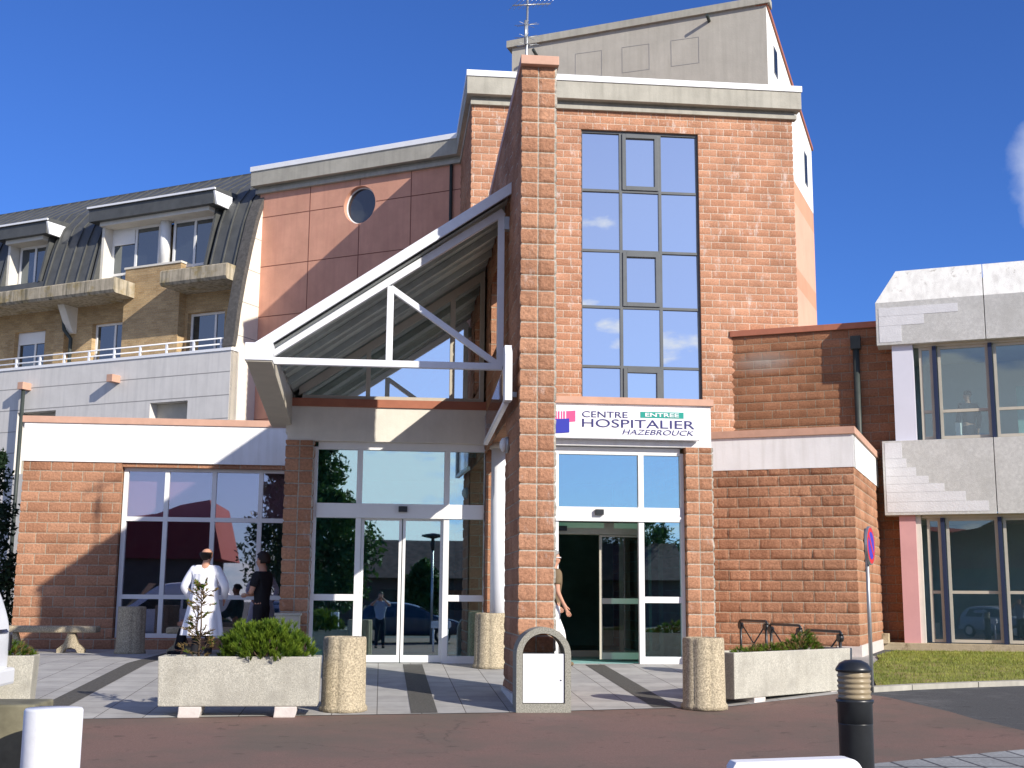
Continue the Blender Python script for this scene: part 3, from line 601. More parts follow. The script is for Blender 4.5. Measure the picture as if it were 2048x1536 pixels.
prof = [(0.03, 7.9), (.10, 8.2), (.2, 9.0), (.38, 9.93), (.6, 10.87), (.87, 11.85), (1.14, 12.54), (1.8, 13.3), (3.5, 14.4)]
def wz(z):
    for (a, b), (c, d) in zip(prof, prof[1:]):
        if b <= z <= d: return a+(c-a)*(z-b)/(d-b)
    return prof[-1][0]
mb = MB(); mb.prism(FG, [(.012, 0), (.012, 7.9)]+[(a+.02, b) for a, b in prof]+[(6, 14.3), (6, 0)], -.3, .0); mb.build('gable_wall', 'gable', wd)
mb = MB()
for z in (5.3, 6.3, 7.3, 8.3, 9.3, 10.3, 11.3): mb.box(FG, max(wz(z), 0)+.03, 1.4, z-.01, z+.01, 0, .004)
mb.build('joint', 'grey_joint', wd)
def curved(mbx, u0, u1, zlo, zhi, t=.06, lift=0, n=18):
    zs = np.linspace(zlo, zhi, n); 
    for a, b in zip(zs, zs[1:]):
        mbx.prism(FG, [(wz(a)-lift, a), (wz(b)-lift, b), (wz(b)+t, b), (wz(a)+t, a)], -u1, -u0)
mb = MB(); curved(mb, -.03, .32, 7.95, 12.9, t=.12, lift=.05, n=20); mb.build('slate_verge', 'slate', wd)
mb = MB()
curved(mb, .32, 1.35, 10.35, 14.38); curved(mb, 1.35, 5.95, 12.75, 14.38); curved(mb, 5.95, 7.9, 10.35, 14.38)
curved(mb, 7.9, 9.9, 12.6, 14.38); curved(mb, 7.9, 9.9, 10.35, 10.75); curved(mb, 9.9, UL, 10.35, 14.38)
mb.box(FW, .0, UL, 14.35, 14.42, -6, -3.45)
rf = mb.build('mansard_roof', 'zinc', wd)
mb = MB()
for k in range(0, 34):
    u_ = .42+k*.43
    lo = 12.8 if 1.35 < u_ < 5.95 or 7.9 < u_ < 9.9 else 10.4
    if u_ < UL: curved(mb, u_-.015, u_+.015, lo, 14.42, t=0, lift=.05, n=14)
mb.build('standing_seam', 'zinc', rf)
mb = MB(); mb.box(FW, .3, UL, 7.8, 12.5, -6, -1.9); mb.build('core_wall', 'dark', wd)
def slab(u0, u1):
    mb = MB(); mb.prism(Fr((-4.32, 35.0), WBv(31), (-UBv(31)[0], -UBv(31)[1])), [(.06, 9.94), (0, 10.02), (0, 10.36), (.05, 10.40), (1.9, 10.40), (1.9, 9.94)], -u1, -u0); mb.build('balcony_slab', 'mossy', wd)
slab(.32, 2.70); slab(4.45, UL)
# brick walls behind the balcony
mb = MB(); wi = [(1.23, 2.60, 7.85, 9.36), (4.95, 6.33, 7.85, 9.36), (8.29, 9.6, 7.85, 9.36)]
mb.holed(FW, [(.3, 7.8), (UL, 7.8), (UL, 9.95), (.3, 9.95)], [[(a, c), (b, c), (b, d), (a, d)] for a, b, c, d in wi], -1.5, -1.2)
mb.box(FW, 2.71, 4.85, 7.8, 10.87, -1.6, -.9); mb.box(FW, 7.3, 7.7, 7.8, 9.75, -1.2, -1.0); mb.box(FW, 2.62, 4.9, 10.3, 12.3, -1.85, -1.6)
mb.build('brick_wall', 'yellow', wd)
mb = MB(); mb.box(FW, 2.68, 4.88, 10.87, 10.93, -1.3, -.87); mb.build('coping', 'cream', wd)
for i, (a, b, c, d) in enumerate(wi):
    f_ = frame_glass(FW, wd, 'alu', 'wardglass', a, b, c, d, us=((a+b)/2-.1 if i != 0 else a+.45,), fw=.07, d=-1.36, name='window')
    if i == 2: m_ = MB(); m_.box(FW, a+.05, b-.05, 8.95, 9.32, -1.36, -1.34); m_.build('roller_shutter', 'alu', f_)
# dormers
def dormer(u0, u1, z0, z1, panes, sill):
    rt = MB(); rt.box(FW, u0-.3, u1+.3, z1+.03, z1+.42, -1.35, -.45)
    rt.prism(FG, [(.40, z1+.42), (.50, z1+.52), (1.9, z1+.62), (1.9, z1+.42)], -(u1+.35), -(u0-.35))
    rr_ = rt.build('dormer_roof', 'zinc', wd)
    e = MB(); e.box(FW, u0-.36, u1+.36, z1+.44, z1+.50, -.46, -.40); e.build('white_trim', 'whitecap', rr_)
    e = MB(); e.prism(FG, [(.42, z1+.40), (.55, z1+.02), (1.25, z1+.02), (1.25, z1+.42)], -(u0-.301), -(u0-.36)); e.build('white_end_board', 'whitecap', rr_)
    for uu in (u0-.08, u1):
        c_ = MB(); c_.prism(FG, [(wz(z0)-.03, z0), (wz(z1)-.15, z1+.03), (1.9, z1+.03), (1.9, z0)], -(uu+.08), -uu); c_.build('dormer_cheek', 'zinc', rr_)
    e = MB(); e.box(FW, u0, u1, z1-.1, z1+.03, -1.3, -.62); e.box(FW, u1-.1, u1-.001, z0, z1-.1, -1.2, -.75); e.build('lintel', 'cream', rr_)
    for (a, b, zz) in panes:
        frame_glass(FW, wd, 'alu', 'wardglass', a, b, zz, z1-.1, us=((a+b)/2,), zs=(zz+.42,) if zz < 10.6 else (), fw=.08, d=-1.12, name='dormer_window')
    return rr_
dormer(1.55, 5.75, 10.35, 12.38, [(1.6, 3.25, 10.4), (3.75, 5.65, 10.4)], 0)
dormer(8.1, 9.7, 10.75, 12.25, [(8.2, 9.55, 10.8)], 0)
mb = MB(); mb.tube([FW.p(3.5, 10.9, -1.05), FW.p(3.5, 12.3, -1.05)], .17, 12); mb.build('white_column', 'alu', wd)
m_ = MB(); m_.box(FW, 4.75, 5.57, 11.75, 12.2, -1.12, -1.10); m_.build('roller_shutter', 'alu', wd)
# balcony railing
mb = MB()
for z in (8.05, 8.22): mb.tube([FW.p(.25, z, -.12), FW.p(UL, z, -.12)], .022, 6)
for k in range(15): mb.box(FW, .45+k*.98-.03, .45+k*.98+.03, 7.9, 8.2, -.15, -.10)
mb.build('balcony_railing', 'steel', wd)
for k, u_ in enumerate((4.07, 7.57)):
    m_ = MB(); m_.box(FW, u_-.11, u_+.11, 7.14, 7.36, 0, .34); m_.build('spout_box', 'pinkcap', wd, bevel=.01)
mb = MB(); mb.tube([FW.p(7.57, 7.14, .2), FW.p(7.57, 0, .2)], .06, 8); mb.tube([FW.p(7.3, 9.8, -.9), FW.p(7.25, 9.2, -.95), FW.p(7.0, 8.9, -1.0), FW.p(7.0, 7.8, -1.0)], .06, 8); mb.build('downpipe', 'pipe', wd)
mb = MB(); mb.prism(FG, [(.6, 9.93), (1.2, 9.93), (1.2, 9.1), (1.05, 9.1)], -7.25, -6.98); mb.build('bracket', 'cream', wd)

# ---- low left wing
lw = thing('low_wing', 'low block wing with a white fascia and tall white-framed glazing behind the bench', 'building', (-4.2, 25, 0))
FY = FA(25)
rough('brick_wall', 'block', lw, FY, -6.92, -5.07, -.02, 3.58, res=.035, amp=.020, lc=True)
rough('brick_wall', 'block', lw, Fr((-6.92, 0), (0, 1), (-1, 0)), 25, 31, -.02, 3.58, res=.12, amp=.02, lc=True)
mb = MB(); mb.box(FY, -6.96, -1.5, 3.58, 4.33, -6, .04); mb.build('fascia', 'white', lw)
mb = MB(); mb.box(FY, -7.0, -1.5, 4.33, 4.46, -.4, .07); mb.box(FY, -7.0, -6.7, 4.33, 4.46, -6, -.4); mb.build('coping', 'pinkcap', lw, bevel=.006)
mb = MB(); mb.box(FY, -5.07, -1.5, -.02, .22, -.3, .0); mb.build('plinth', 'block', lw)
mb = MB(); mb.box(FY, -5.07, -5.069, .2, 3.58, -.3, .0); mb.box(FY, -5.068, -1.5, 3.50, 3.58, -.3, -.01); mb.build('reveal', 'block', lw)
frame_glass(FY, lw, 'alu', 'wglass', -5.05, -1.5, .22, 3.52, us=(-4.22, -3.31, -2.40), zs=(1.0, 2.5), fw=.085, dep=.1, d=-.14, name='window_frame')
mb = MB(); mb.box(FY, -5.0, -1.52, 2.53, 3.48, -.42, -.38); mb.build('roller_blind', 'blind', lw)
mb = MB(); mb.box(FY, -6.6, -1.5, .0, .05, -5.9, -.3); mb.box(FY, -6.6, -1.5, .05, 3.5, -5.95, -5.9); mb.box(FY, -6.6, -6.5, .05, 3.5, -5.9, -.3); mb.box(FY, -6.6, -1.5, 3.45, 3.5, -5.9, -.5)
for x0, x1, h in ((-4.7, -3.9, .9), (-3.6, -2.9, 1.1), (-2.5, -2.0, 1.5)): mb.box(FY, x0, x1, .05, h, -3.4, -2.9)
mb.build('interior', 'interior', lw)

# ---- entrance hall
eh = thing('entrance_hall', 'projecting glazed entrance hall with two doorways under cream fascias', 'building', (1.9, 20, 0))
F20 = FA(20)
mb = MB(); mb.box(F20, -1.53, 1.649, 3.48, 4.03, -.5, .0); mb.build('fascia', 'cream', eh, bevel=.004)
mb = MB(); mb.box(F20, -1.52, 1.648, 4.03, 4.16, -.4, .03); mb.build('coping', 'redcap', eh, bevel=.004)
mb = MB(); mb.box(F20, 2.071, 5.36, 3.49, 4.18, -.5, .0); mb.build('fascia', 'white', eh, bevel=.004)
mb = MB(); mb.box(F20, 2.071, 5.40, 4.18, 4.29, -.5, .05); mb.build('coping', 'pinkcap', eh, bevel=.004)
mb = MB(); mb.box(F20, -1.5, 5.3, 3.6, 3.9, -8.4, -.51); mb.build('roof', 'greyrend', eh)
def pier(u0, u1, d, z1):
    root = eh
    rough('pier', 'block_stack', root, Fr((u0, 20-d), (1, 0), (0, -1)), 0, u1-u0, -.02, z1, res=.03, amp=.03, bw=.21, off=0, lc=True, rc=True)
    rough('pier', 'block', root, Fr((u0, 0), (0, 1), (-1, 0)), 20-d, 20.5, -.02, z1, res=.05, amp=.03, lc=True)
    rough('pier', 'block', root, Fr((u1, 0), (0, 1), (1, 0)), 20-d, 20.5, -.02, z1, res=.05, amp=.03, lc=True)
pier(-1.53, -1.11, .0, 3.48); pier(4.94, 5.36, .0, 3.49)
mb = MB(); mb.box(Fr((0, 0), (0, 1), (-1, 0)), 20.5, 25, 0, 3.6, 1.4, 1.52); mb.box(Fr((0, 0), (0, 1), (-1, 0)), 20.5, 28, 0, 3.6, -5.34, -5.2); mb.build('side_wall', 'block', eh)
# left doors
def doorset(a, m1, m2, b, sliding=True):
    root = eh; fr = MB(); D0, D1 = -.22, -.12
    fr.box(F20, a, a+.06, 0, 3.40, D0, D1); fr.box(F20, b-.06, b, 0, 3.40, D0, D1); fr.box(F20, a+.06, b-.06, 3.36, 3.48, D0, D1-.002)
    fr.box(F20, m1-.045, m1+.045, 0, 3.36, D0, D1-.001); fr.box(F20, m2-.045, m2+.045, 0, 3.36, D0, D1-.001)
    fr.box(F20, a+.06, b-.06, 2.27, 2.50, D0-.02, D1+.03)
    for p, q in ((a+.06, m1-.045), (m2+.045, b-.06)):
        fr.box(F20, p, q, .97, 1.07, D0, D1-.003); fr.box(F20, p, q, 0, .12, D0, D1-.003)
    o = fr.build('door_frame', 'alu', root, bevel=.004)
    for p, q, z0, z1 in ((a+.06, m1-.045, 2.5, 3.36), (m1+.045, m2-.045, 2.5, 3.36), (m2+.045, b-.06, 2.5, 3.36), (a+.06, m1-.045, 1.07, 2.27), (a+.06, m1-.045, .12, .97), (m2+.045, b-.06, 1.07, 2.27), (m2+.045, b-.06, .12, .97)):
        g = MB(); g.box(F20, p, q, z0, z1, -.185, -.175); g.build('glass_pane', 'glass', o)
    s_ = MB(); s_.box(F20, (m1+m2)/2-.07, (m1+m2)/2+.07, 2.37, 2.46, D1+.03, D1+.10); s_.build('motion_sensor', 'blackmetal', root, bevel=.008)
    return o
doorset(-1.10, -.37, 1.03, 1.69)
def leaf(F, a, b, z0, z1, d, bot=.11, mid=False, mf='alu', mg='glass'):
    l = MB(); l.box(F, a, a+.045, z0, z1, d-.05, d); l.box(F, b-.045, b, z0, z1, d-.05, d); l.box(F, a+.045, b-.045, z0, z0+bot, d-.05, d-.001); l.box(F, a+.045, b-.045, z1-.03, z1, d-.05, d-.001)
    if mid: l.box(F, a+.045, b-.045, .95, 1.04, d-.05, d-.002)
    o = l.build('sliding_door', mf, eh); g = MB(); g.box(F, a+.045, b-.045, z0+bot, z1-.03, d-.03, d-.02); g.build('glass_pane', mg, o)
leaf(F20, -.32, .325, .02, 2.27, -.2); leaf(F20, .34, .985, .02, 2.27, -.2)
doorset(2.08, 2.80, 4.205, 4.92)
leaf(F20, 3.62, 4.50, .05, 2.08, -.75, mid=True, mf='beigeframe', mg='bglass')
mb = MB(); mb.box(F20, 2.6, 4.5, 2.09, 2.28, -.95, -.7); mb.build('door_track', 'beigeframe', eh)
mb = MB(); mb.box(F20, 2.93, 3.06, 2.14, 2.22, -.7, -.64); mb.build('motion_sensor', 'blackmetal', eh)
# interior of the hall
mb = MB(); mb.box(F20, -1.4, 5.2, 0, .012, -8, -.23); mb.box(F20, -1.39, 5.19, .012, 3.59, -8.05, -8); mb.box(F20, 1.7, 2.0, .012, 3.6, -8, -.24); mb.build('interior', 'interior', eh)
mb = MB()
for a, b in ((-1.3, 1.6), (2.1, 5.1)):
    for x in (a, a+.8, b-.8, b-.07): mb.box(F20, x, x+.07, .012, 2.6, -2.6, -2.54)
    mb.box(F20, a, b, 2.2, 2.34, -2.6, -2.541); mb.box(F20, a, b, .012, .12, -2.6, -2.542)
mb.build('inner_door_frame', 'beigeframe', eh)
# hall gable above the left doors
zt = lambda x: 4.22+.695*(x+1.75)
mb = MB(); x0, x1 = -1.32, 1.60
top = lambda x: zt(x)-.27
mb.prism(F20, [(x0, 4.16), (x1, 4.16), (x1, top(x1)), (x0, max(top(x0), 4.2))], -.10, -.09)
gg = MB(); 
gl = mb.build('gable_glass', 'gglass', eh)
fr = MB(); fr.box(F20, x0, x1, 4.16, 4.22, -.12, -.03); fr.box(F20, x1-.07, x1, 4.22, top(x1), -.12, -.03)
fr.box(F20, -.31, -.24, 4.22, top(-.275), -.12, -.031); fr.box(F20, 1.04, 1.12, 4.22, top(1.08), -.12, -.031)
fr.prism(F20, [(x0-.05, top(x0)-.04), (x1, top(x1)-.04), (x1, top(x1)+.10), (x0-.05, top(x0)+.10)], -.12, -.029)
fr.build('gable_frame', 'beigeframe', eh)
mb = MB(); mb.box(F20, x0, x1, 4.1, 4.14, -7, -.2); mb.box(F20, x0, x1, 4.14, 6.2, -6.9, -6.8); mb.build('interior', 'dark', eh)
mb = MB()
for a, b, c, d in ((.2, 4.2, 1.5, 5.9), (1.2, 4.2, 1.5, 5.2), (1.15, 4.9, 1.5, 4.2)):
    mb.tube([(a, 23, b), (c, 23.4, d)], .035, 6)
mb.build('inner_brace', 'steel', eh)

# ---- canopy on the truss
cn = thing('glass_canopy', 'sloping white steel canopy with a triangular truss over the left entrance', 'canopy', (0, 16.5, 4))
mb = MB(); Y0 = 16.25
F16 = FA(0)
mb.prism(F16, [(-1.72, zt(-1.72)-.05), (1.62, zt(1.62)-.05), (1.62, zt(1.62)), (-1.72, zt(-1.72))], -26, -Y0)
mb.build('roof_sheet', 'alu', cn)
mb = MB(); mb.prism(F16, [(-1.75, zt(-1.75)-.13), (1.64, zt(1.64)-.13), (1.64, zt(1.64)+.03), (-1.75, zt(-1.75)+.03)], -Y0, -Y0+.05); mb.build('verge_trim', 'steel', cn, bevel=.005)
mb = MB(); y = 16.3
while y < 21.5:      # trapezoidal steel deck running down the slope
    for ya, yb, da, db in ((y, y+.30, .15, .15), (y+.30, y+.34, .15, .06), (y+.34, y+.50, .06, .06), (y+.50, y+.54, .06, .15)):
        a0, a1 = -1.47, 1.61
        mb.face([(a0, ya, zt(a0)-da), (a1, ya, zt(a1)-da), (a1, yb, zt(a1)-db), (a0, yb, zt(a0)-db)])
    y += .54
mb.build('roof_deck', 'deck', cn)
mb = MB()
for y in (17.6, 18.8):
    mb.prism(F16, [(-1.45, zt(-1.45)-.26), (1.6, zt(1.6)-.26), (1.6, zt(1.6)-.155), (-1.45, zt(-1.45)-.155)], -y-.06, -y)
mb.build('rafter', 'deck', cn)
def bar(mbx, a, b, wdt, y0, y1):   # flat bar in the truss plane between two (X,z) points
    d = Vector((b[0]-a[0], b[1]-a[1])); n_ = Vector((-d.y, d.x)).normalized()*wdt/2
    mbx.prism(F16, [(a[0]-n_.x, a[1]-n_.y), (b[0]-n_.x, b[1]-n_.y), (b[0]+n_.x, b[1]+n_.y), (a[0]+n_.x, a[1]+n_.y)], -y1, -y0)
zc = 4.10; TL = (-1.52, 4.14); off_ = -.30
for nm, a, b, w_ in (('bottom_chord', (-1.56, zc), (1.56, zc), .09), ('top_chord', (-1.56, zc+.06), (1.56, zt(1.56)-.25), .10), ('post', (.04, zc), (.04, zt(.04)-.3), .09), ('post', (1.53, zc), (1.53, zt(1.53)-.27), .09), ('diagonal', (.04, zt(.04)-.32), (1.5, zc+.03), .08)):
    mb = MB(); bar(mb, a, b, w_, 16.46+(.002 if nm in ('post',) else .004 if nm == 'diagonal' else 0), 16.55-(.002 if nm in ('post',) else .004 if nm == 'diagonal' else 0)); mb.build(nm, 'steel', cn, bevel=.006)
mb = MB()
for z in (zc, 6.1):
    mb.box(FA(16.5), 1.57, 1.64, z-.09, z+.09, -.06, .06)
mb.build('wall_bracket', 'zincpipe', cn)
mb = MB(); FX = Fr((0, 0), (0, 1), (-1, 0))
mb.prism(FX, [(16.15, 4.02), (16.15, 4.24), (20.3, 4.24), (20.3, 3.72), (19.9, 3.72)], 1.47, 1.80); gt = mb.build('gutter', 'beigeframe', cn, bevel=.01)
mb = MB(); mb.prism(FX, [(16.13, 4.04), (16.13, 4.27), (16.4, 4.27), (16.4, 4.04)], 1.46, 1.82); mb.build('gutter_end', 'steel', gt, bevel=.01)
mb = MB(); mb.box(FX, 20.02, 26, 3.6, 4.24, 1.48, 1.56); mb.build('side_wall', 'cream', cn)

# ---- glass side screen on the fin
ss = thing('glass_screen', 'small slanted white-framed glass screen fixed to the dark side of the fin wall', 'screen', (1.5, 16, 3.4))
mb = MB(); P4 = [(15.15, 3.93), (15.15, 3.42), (18.3, 3.30), (18.4, 3.72), (15.75, 3.92)]
mb.prism(FX, [(15.2, 3.45), (18.3, 3.30), (18.4, 3.70), (15.2, 3.95)], -1.50, -1.49); mb.build('glass_pane', 'wglass', ss)
mb = MB()
mb.prism(FX, [(15.05, 3.42), (15.28, 3.42), (15.28, 4.12), (15.12, 4.12), (15.05, 4.0)], -1.55, -1.46)
mb.prism(FX, [(15.28, 3.40), (18.35, 3.26), (18.35, 3.32), (15.28, 3.47)], -1.53, -1.47); mb.build('frame', 'steel', ss, bevel=.004)
mb = MB()
for y in (15.3, 18.2): mb.box(Fr((0, y), (1, 0), (0, -1)), 1.5, 1.64, 3.5, 3.56, -.03, .03)
mb.build('bracket', 'zincpipe', ss)

# ---- column and lamp in the passage
t = thing('round_column', 'smooth white round column standing behind the fin wall by the left doors', 'column', (1.87, 19.72, 0))
mb = MB(); mb.lathe((1.85, 19.62, 0), [(.15, 0), (.15, 3.45)], 24); mb.build('shaft', 'whitecap', t)
mb = MB(); mb.lathe((1.85, 19.62, 0), [(.19, 3.36), (.19, 3.47)], 24); mb.build('capital', 'cream', t)
t = thing('wall_lamp', 'small round bulkhead lamp on the shaded side of the fin wall', 'lamp', (1.6, 16.4, 3.0))
mb = MB(); mb.tube([(1.645, 16.3, 3.02), (1.60, 16.3, 3.02)], .11, 16); mb.build('base', 'zincpipe', t)
mb = MB(); mb.tube([(1.60, 16.3, 3.02), (1.55, 16.3, 3.02), (1.52, 16.3, 3.02)], [.10, .09, .04], 16); mb.build('lens', 'alu', t)

# ---- grey stair tower behind
rt = thing('rear_tower', 'tall grey and white rendered tower with a slanting roof rising behind the stair tower', 'building', (9, 36, 0))
FK = Fr((10.72, 33.0), UBv(25), (-WBv(25)[0], -WBv(25)[1])); FKs = Fr((10.72, 33.0), WBv(28.5), (-UBv(28.5)[0], -UBv(28.5)[1]))
mb = MB(); mb.prism(FK, [(0, 0), (0, 18.1), (7.8, 17.85), (7.8, 0)], -.3, 0); mb.build('grey_wall', 'greyrend', rt)
mb = MB(); mb.prism(FK, [(-.12, 18.1), (-.12, 18.32), (7.95, 18.07), (7.95, 17.85)], -.4, .10); mb.build('parapet_cap', 'conc', rt)
for u_ in (5.34, 3.88, 2.39):
    mb = MB()
    for q in ((u_-.42, u_-.405, 16.56, 17.38), (u_+.405, u_+.42, 16.56, 17.38), (u_-.405, u_+.405, 16.56, 16.575), (u_-.405, u_+.405, 17.365, 17.38)): mb.box(FK, *q, -.001, .006)
    mb.build('blocked_window', 'grey_joint', rt)
SL = 7.6
mb = MB(); mb.prism(FKs, [(0, 14.0), (0, 18.1), (SL, 16.3), (SL, 14.0)], -.3, -.001); mb.build('white_wall', 'whiterend', rt)
mb = MB(); mb.prism(FKs, [(0, 13.3), (SL, 13.3), (SL, 13.99), (0, 13.99)], -.3, -.003); mb.prism(FKs, [(0, 10.6), (SL, 10.6), (SL, 11.2), (0, 11.2)], -.3, -.003); mb.build('brown_band', 'salmon2', rt)
mb = MB(); mb.prism(FKs, [(0, 11.2), (SL, 11.2), (SL, 13.3), (0, 13.3)], -.3, -.002); mb.prism(FKs, [(0, 0), (SL, 0), (SL, 10.6), (0, 10.6)], -.3, -.002); mb.build('salmon_wall', 'salmon', rt)
mb = MB(); mb.prism(FKs, [(-.05, 18.08), (-.05, 18.2), (SL+.08, 16.38), (SL+.08, 16.26)], -.3, .05); mb.build('red_verge', 'redcap', rt)
for u_, z0, z1 in ((1.0, 16.4, 17.25), (6.0, 14.6, 15.7)):
    fm = MB(); fm.box(FKs, u_, u_+.55, z0, z1, -.01, .012); o = fm.build('window', 'alugrey', rt); g = MB(); g.box(FKs, u_+.06, u_+.49, z0+.06, z1-.06, .012, .016); g.build('glass_pane', 'wardglass', o)
mb = MB(); mb.tube([FK.p(1.66, 17.82, 0), FK.p(1.66, 17.86, .34)], .05, 8); mb.build('overflow_spout', 'pipe', rt)
mb = MB(); mb.tube([FK.p(7.0, 17.5, 0), FK.p(7.0, 17.54, .34)], .05, 8); mb.build('overflow_spout', 'pipe', rt)
mb = MB(); mb.prism(FK, [(4.5, 18.2), (4.8, 18.62), (6.0, 18.52), (6.6, 18.15)], -2.0, -.8); mb.build('roof_hatch', 'slate', rt)

# ---- right low block annex
an = thing('block_annex', 'low angled annex of split-face blocks with white fascia behind the arched barriers', 'building', (8.84, 22.8, 0))
a_ = 27.5; FR2 = Fr((8.84, 22.8), UBv(a_), (-WBv(a_)[0], -WBv(a_)[1])); FR2s = Fr((8.84, 22.8), WBv(a_), (-UBv(a_)[0], -UBv(a_)[1]))
rough('brick_wall', 'block', an, FR2, 0, 4.2, -.02, 3.53, res=.032, amp=.036, freq=12, lc=True)
rough('brick_wall', 'block', an, FR2s, 0, 4.7, -.02, 3.53, holes=[(1.3, 1.8, 1.6, 2.35)], res=.06, amp=.03, lc=True)
mb = MB(); mb.box(FR2, -.03, 4.2, 3.53, 4.16, -.3, .03); mb.box(FR2s, 0.001, 4.7, 3.53, 4.16, -.3, .03); mb.build('fascia', 'white', an)
mb = MB(); mb.box(FR2, -.07, 4.2, 4.16, 4.30, -.35, .07); mb.box(FR2s, .36, 4.7, 4.16, 4.30, -.35, .07); mb.build('coping', 'pinkcap', an, bevel=.006)
mb = MB(); mb.box(FR2s, .0, 4.5, -.02, .22, 0, .045); mb.box(FR2, -.045, .4, -.02, .2, 0, .04); mb.build('plinth', 'foot', an)
mb = MB(); mb.box(FR2s, 1.3, 1.8, 1.6, 2.35, -.14, -.10); mb.build('window', 'wardglass', an)
mb = MB(); mb.box(FR2, .1, 4.2, 3.9, 4.0, -4.5, -.3); mb.build('roof', 'greyrend', an)

# ---- brick link wall
lk = thing('link_wall', 'shaded weathered block wall with a downpipe between the stair tower and the concrete block', 'wall', (9.5, 27.8, 0))
FR1 = Fr((8.21, 28.5), (.887, -.462), (-.462, -.887))
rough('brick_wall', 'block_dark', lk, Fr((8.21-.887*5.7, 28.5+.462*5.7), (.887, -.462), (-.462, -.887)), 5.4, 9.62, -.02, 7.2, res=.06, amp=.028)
mb = MB(); mb.box(FR1, -.05, 3.9, 7.2, 7.34, -.3, .08); mb.build('coping', 'redcap', lk, bevel=.006)
mb = MB(); mb.tube([FR1.p(2.85, 6.75, .12), FR1.p(2.85, 2, .12)], .075, 10); mb.box(FR1, 2.74, 2.96, 6.7, 7.0, .02, .22); mb.build('downpipe', 'pipe', lk)

# ---- concrete office block
cb = thing('concrete_office_block', 'two-storey concrete-banded office block with a strip of windows and chamfered parapet', 'building', (12, 24, 0))
class FrS(Fr):      # same as Fr with its own module size
    def p(s, u_, z, d=0): q = 1.057; return s.o+s.u*(u_*q)+s.n*(d*q)+Vector((0, 0, z*q-.06))
FC = FrS((10.91, 26.44), (.887, -.462), (-.462, -.887)); FCs = FrS((10.91, 26.44), (.462, .887), (-.887, .462))
P = FC.p
def panelrow(z0, z1, cuts, name, mtop=None, zt_=None, ch=.42, inset=.35):
    for i, (a, b) in enumerate(zip(cuts, cuts[1:])):
        mb = MB(); g = .008
        if mtop is None: mb.box(FC, a+g, b-g, z0, z1, -.35, 0)
        else:
            mb.box(FC, a+g, b-g, z0, z1, -.35, 0)
        mb.build(name, 'bandconc', cb, bevel=.006)
        if mtop:
            t_ = MB(); a0 = a+g+(ch if i == 0 else 0)
            q = [P(a+g, z1, 0), P(b-g, z1, 0), P(b-g, zt_, -inset), P(a0, zt_, -inset)]
            t_.face(q); t_.face([P(a0, zt_, -inset), P(b-g, zt_, -inset), P(b-g, zt_, -inset-.6), P(a0, zt_, -inset-.6)])
            if i == 0: t_.face([P(a+g, z1, -4), P(a+g, z1, 0), P(a0, zt_, -inset), P(a0, zt_, -4)])
            t_.build('sloped_parapet', 'sunlit_conc', cb)
panelrow(6.36, 7.28, [0, 2.17, 4.5, 7, 9.5], 'parapet_panel', True, 8.03)
panelrow(2.78, 4.32, [.02, 2.2, 4.5, 7, 9.5], 'spandrel_panel')
mb = MB(); mb.box(FC, .1, 9.4, 6.4, 7.24, -.5, -.1); mb.box(FC, .1, 9.4, 2.84, 4.28, -.4, -.1); mb.build('core', 'bandconc', cb)
mb = MB(); mb.box(FCs, 0.36, 5, 6.36, 7.28, -.35, .0); mb.box(FCs, .36, 5, 2.78, 4.32, -.35, -.02); mb.build('side_panel', 'bandconc', cb)
mb = MB(); mb.box(FC, .3, 9.5, 6.3, 6.40, -4.6, -.36); mb.box(FC, .3, 9.5, 2.7, 2.77, -4, -.36); mb.build('soffit', 'cream', cb)
mb = MB(); mb.box(FC, .30, .72, 4.32, 6.36, -.45, -.10); mb.build('column', 'lilac', cb)
mb = MB(); mb.box(FC, .30, .62, .2, 2.78, -.45, -.10); mb.build('column', 'rosecol', cb)
mb = MB(); mb.box(FC, .62, .72, .2, 2.78, -.4, -.14); mb.build('column', 'cream', cb)
mb = MB(); mb.box(FC, -.6, 9.5, -.02, .2, -.4, .0); mb.box(FC, -.55, .0, .18, .38, -.3, .05); mb.build('plinth', 'sandstone', cb, bevel=.01)
for z0, z1, zb in ((4.33, 6.30, 4.93), (.2, 2.72, 1.22)):
    sp = [.76, 1.13, 2.22, 3.4, 4.6, 5.8, 7.0]
    for a, b in zip(sp, sp[1:]):
        frame_glass(FC, cb, 'beigeframe', 'bglass', a+.07, b-.03, z0+.02, z1, zs=(zb,) , fw=.06, d=-.22, name='window')
    mb = MB()
    for x in sp[1:]: mb.box(FC, x-.03, x+.05, z0, z1, -.34, -.12)
    mb.build('window_post', 'bluedark', cb)
    mb = MB(); mb.box(FC, .3, 9, z0-.5, z1+.05, -4.6, -4.5); mb.box(FC, .3, 9, z0-.43, z0-.01, -.42, -.36); mb.box(FC, .3, 9, z0-.5, z0-.44, -4.5, -.4); mb.box(FC, .3, .36, z0, z1, -4.5, -.5); mb.build('interior', 'room', cb)
    mb = MB(); mb.box(FC, .37, 9, z0-.42, z1+.02, -2.5, -2.4); mb.build('partition', 'room', cb)
    mb = MB(); mb.box(FC, .73, 9.4, z1, z1+.09, -.42, -.17); mb.build('window_head', 'beigeframe', cb)
    mb = MB(); mb.box(FC, 2.7, 3.6, z0, z0+1.2, -1.6, -1.2); mb.box(FC, 5, 6.3, z0, z0+1.0, -1.8, -1.2); mb.build('cabinet', 'interior', cb)
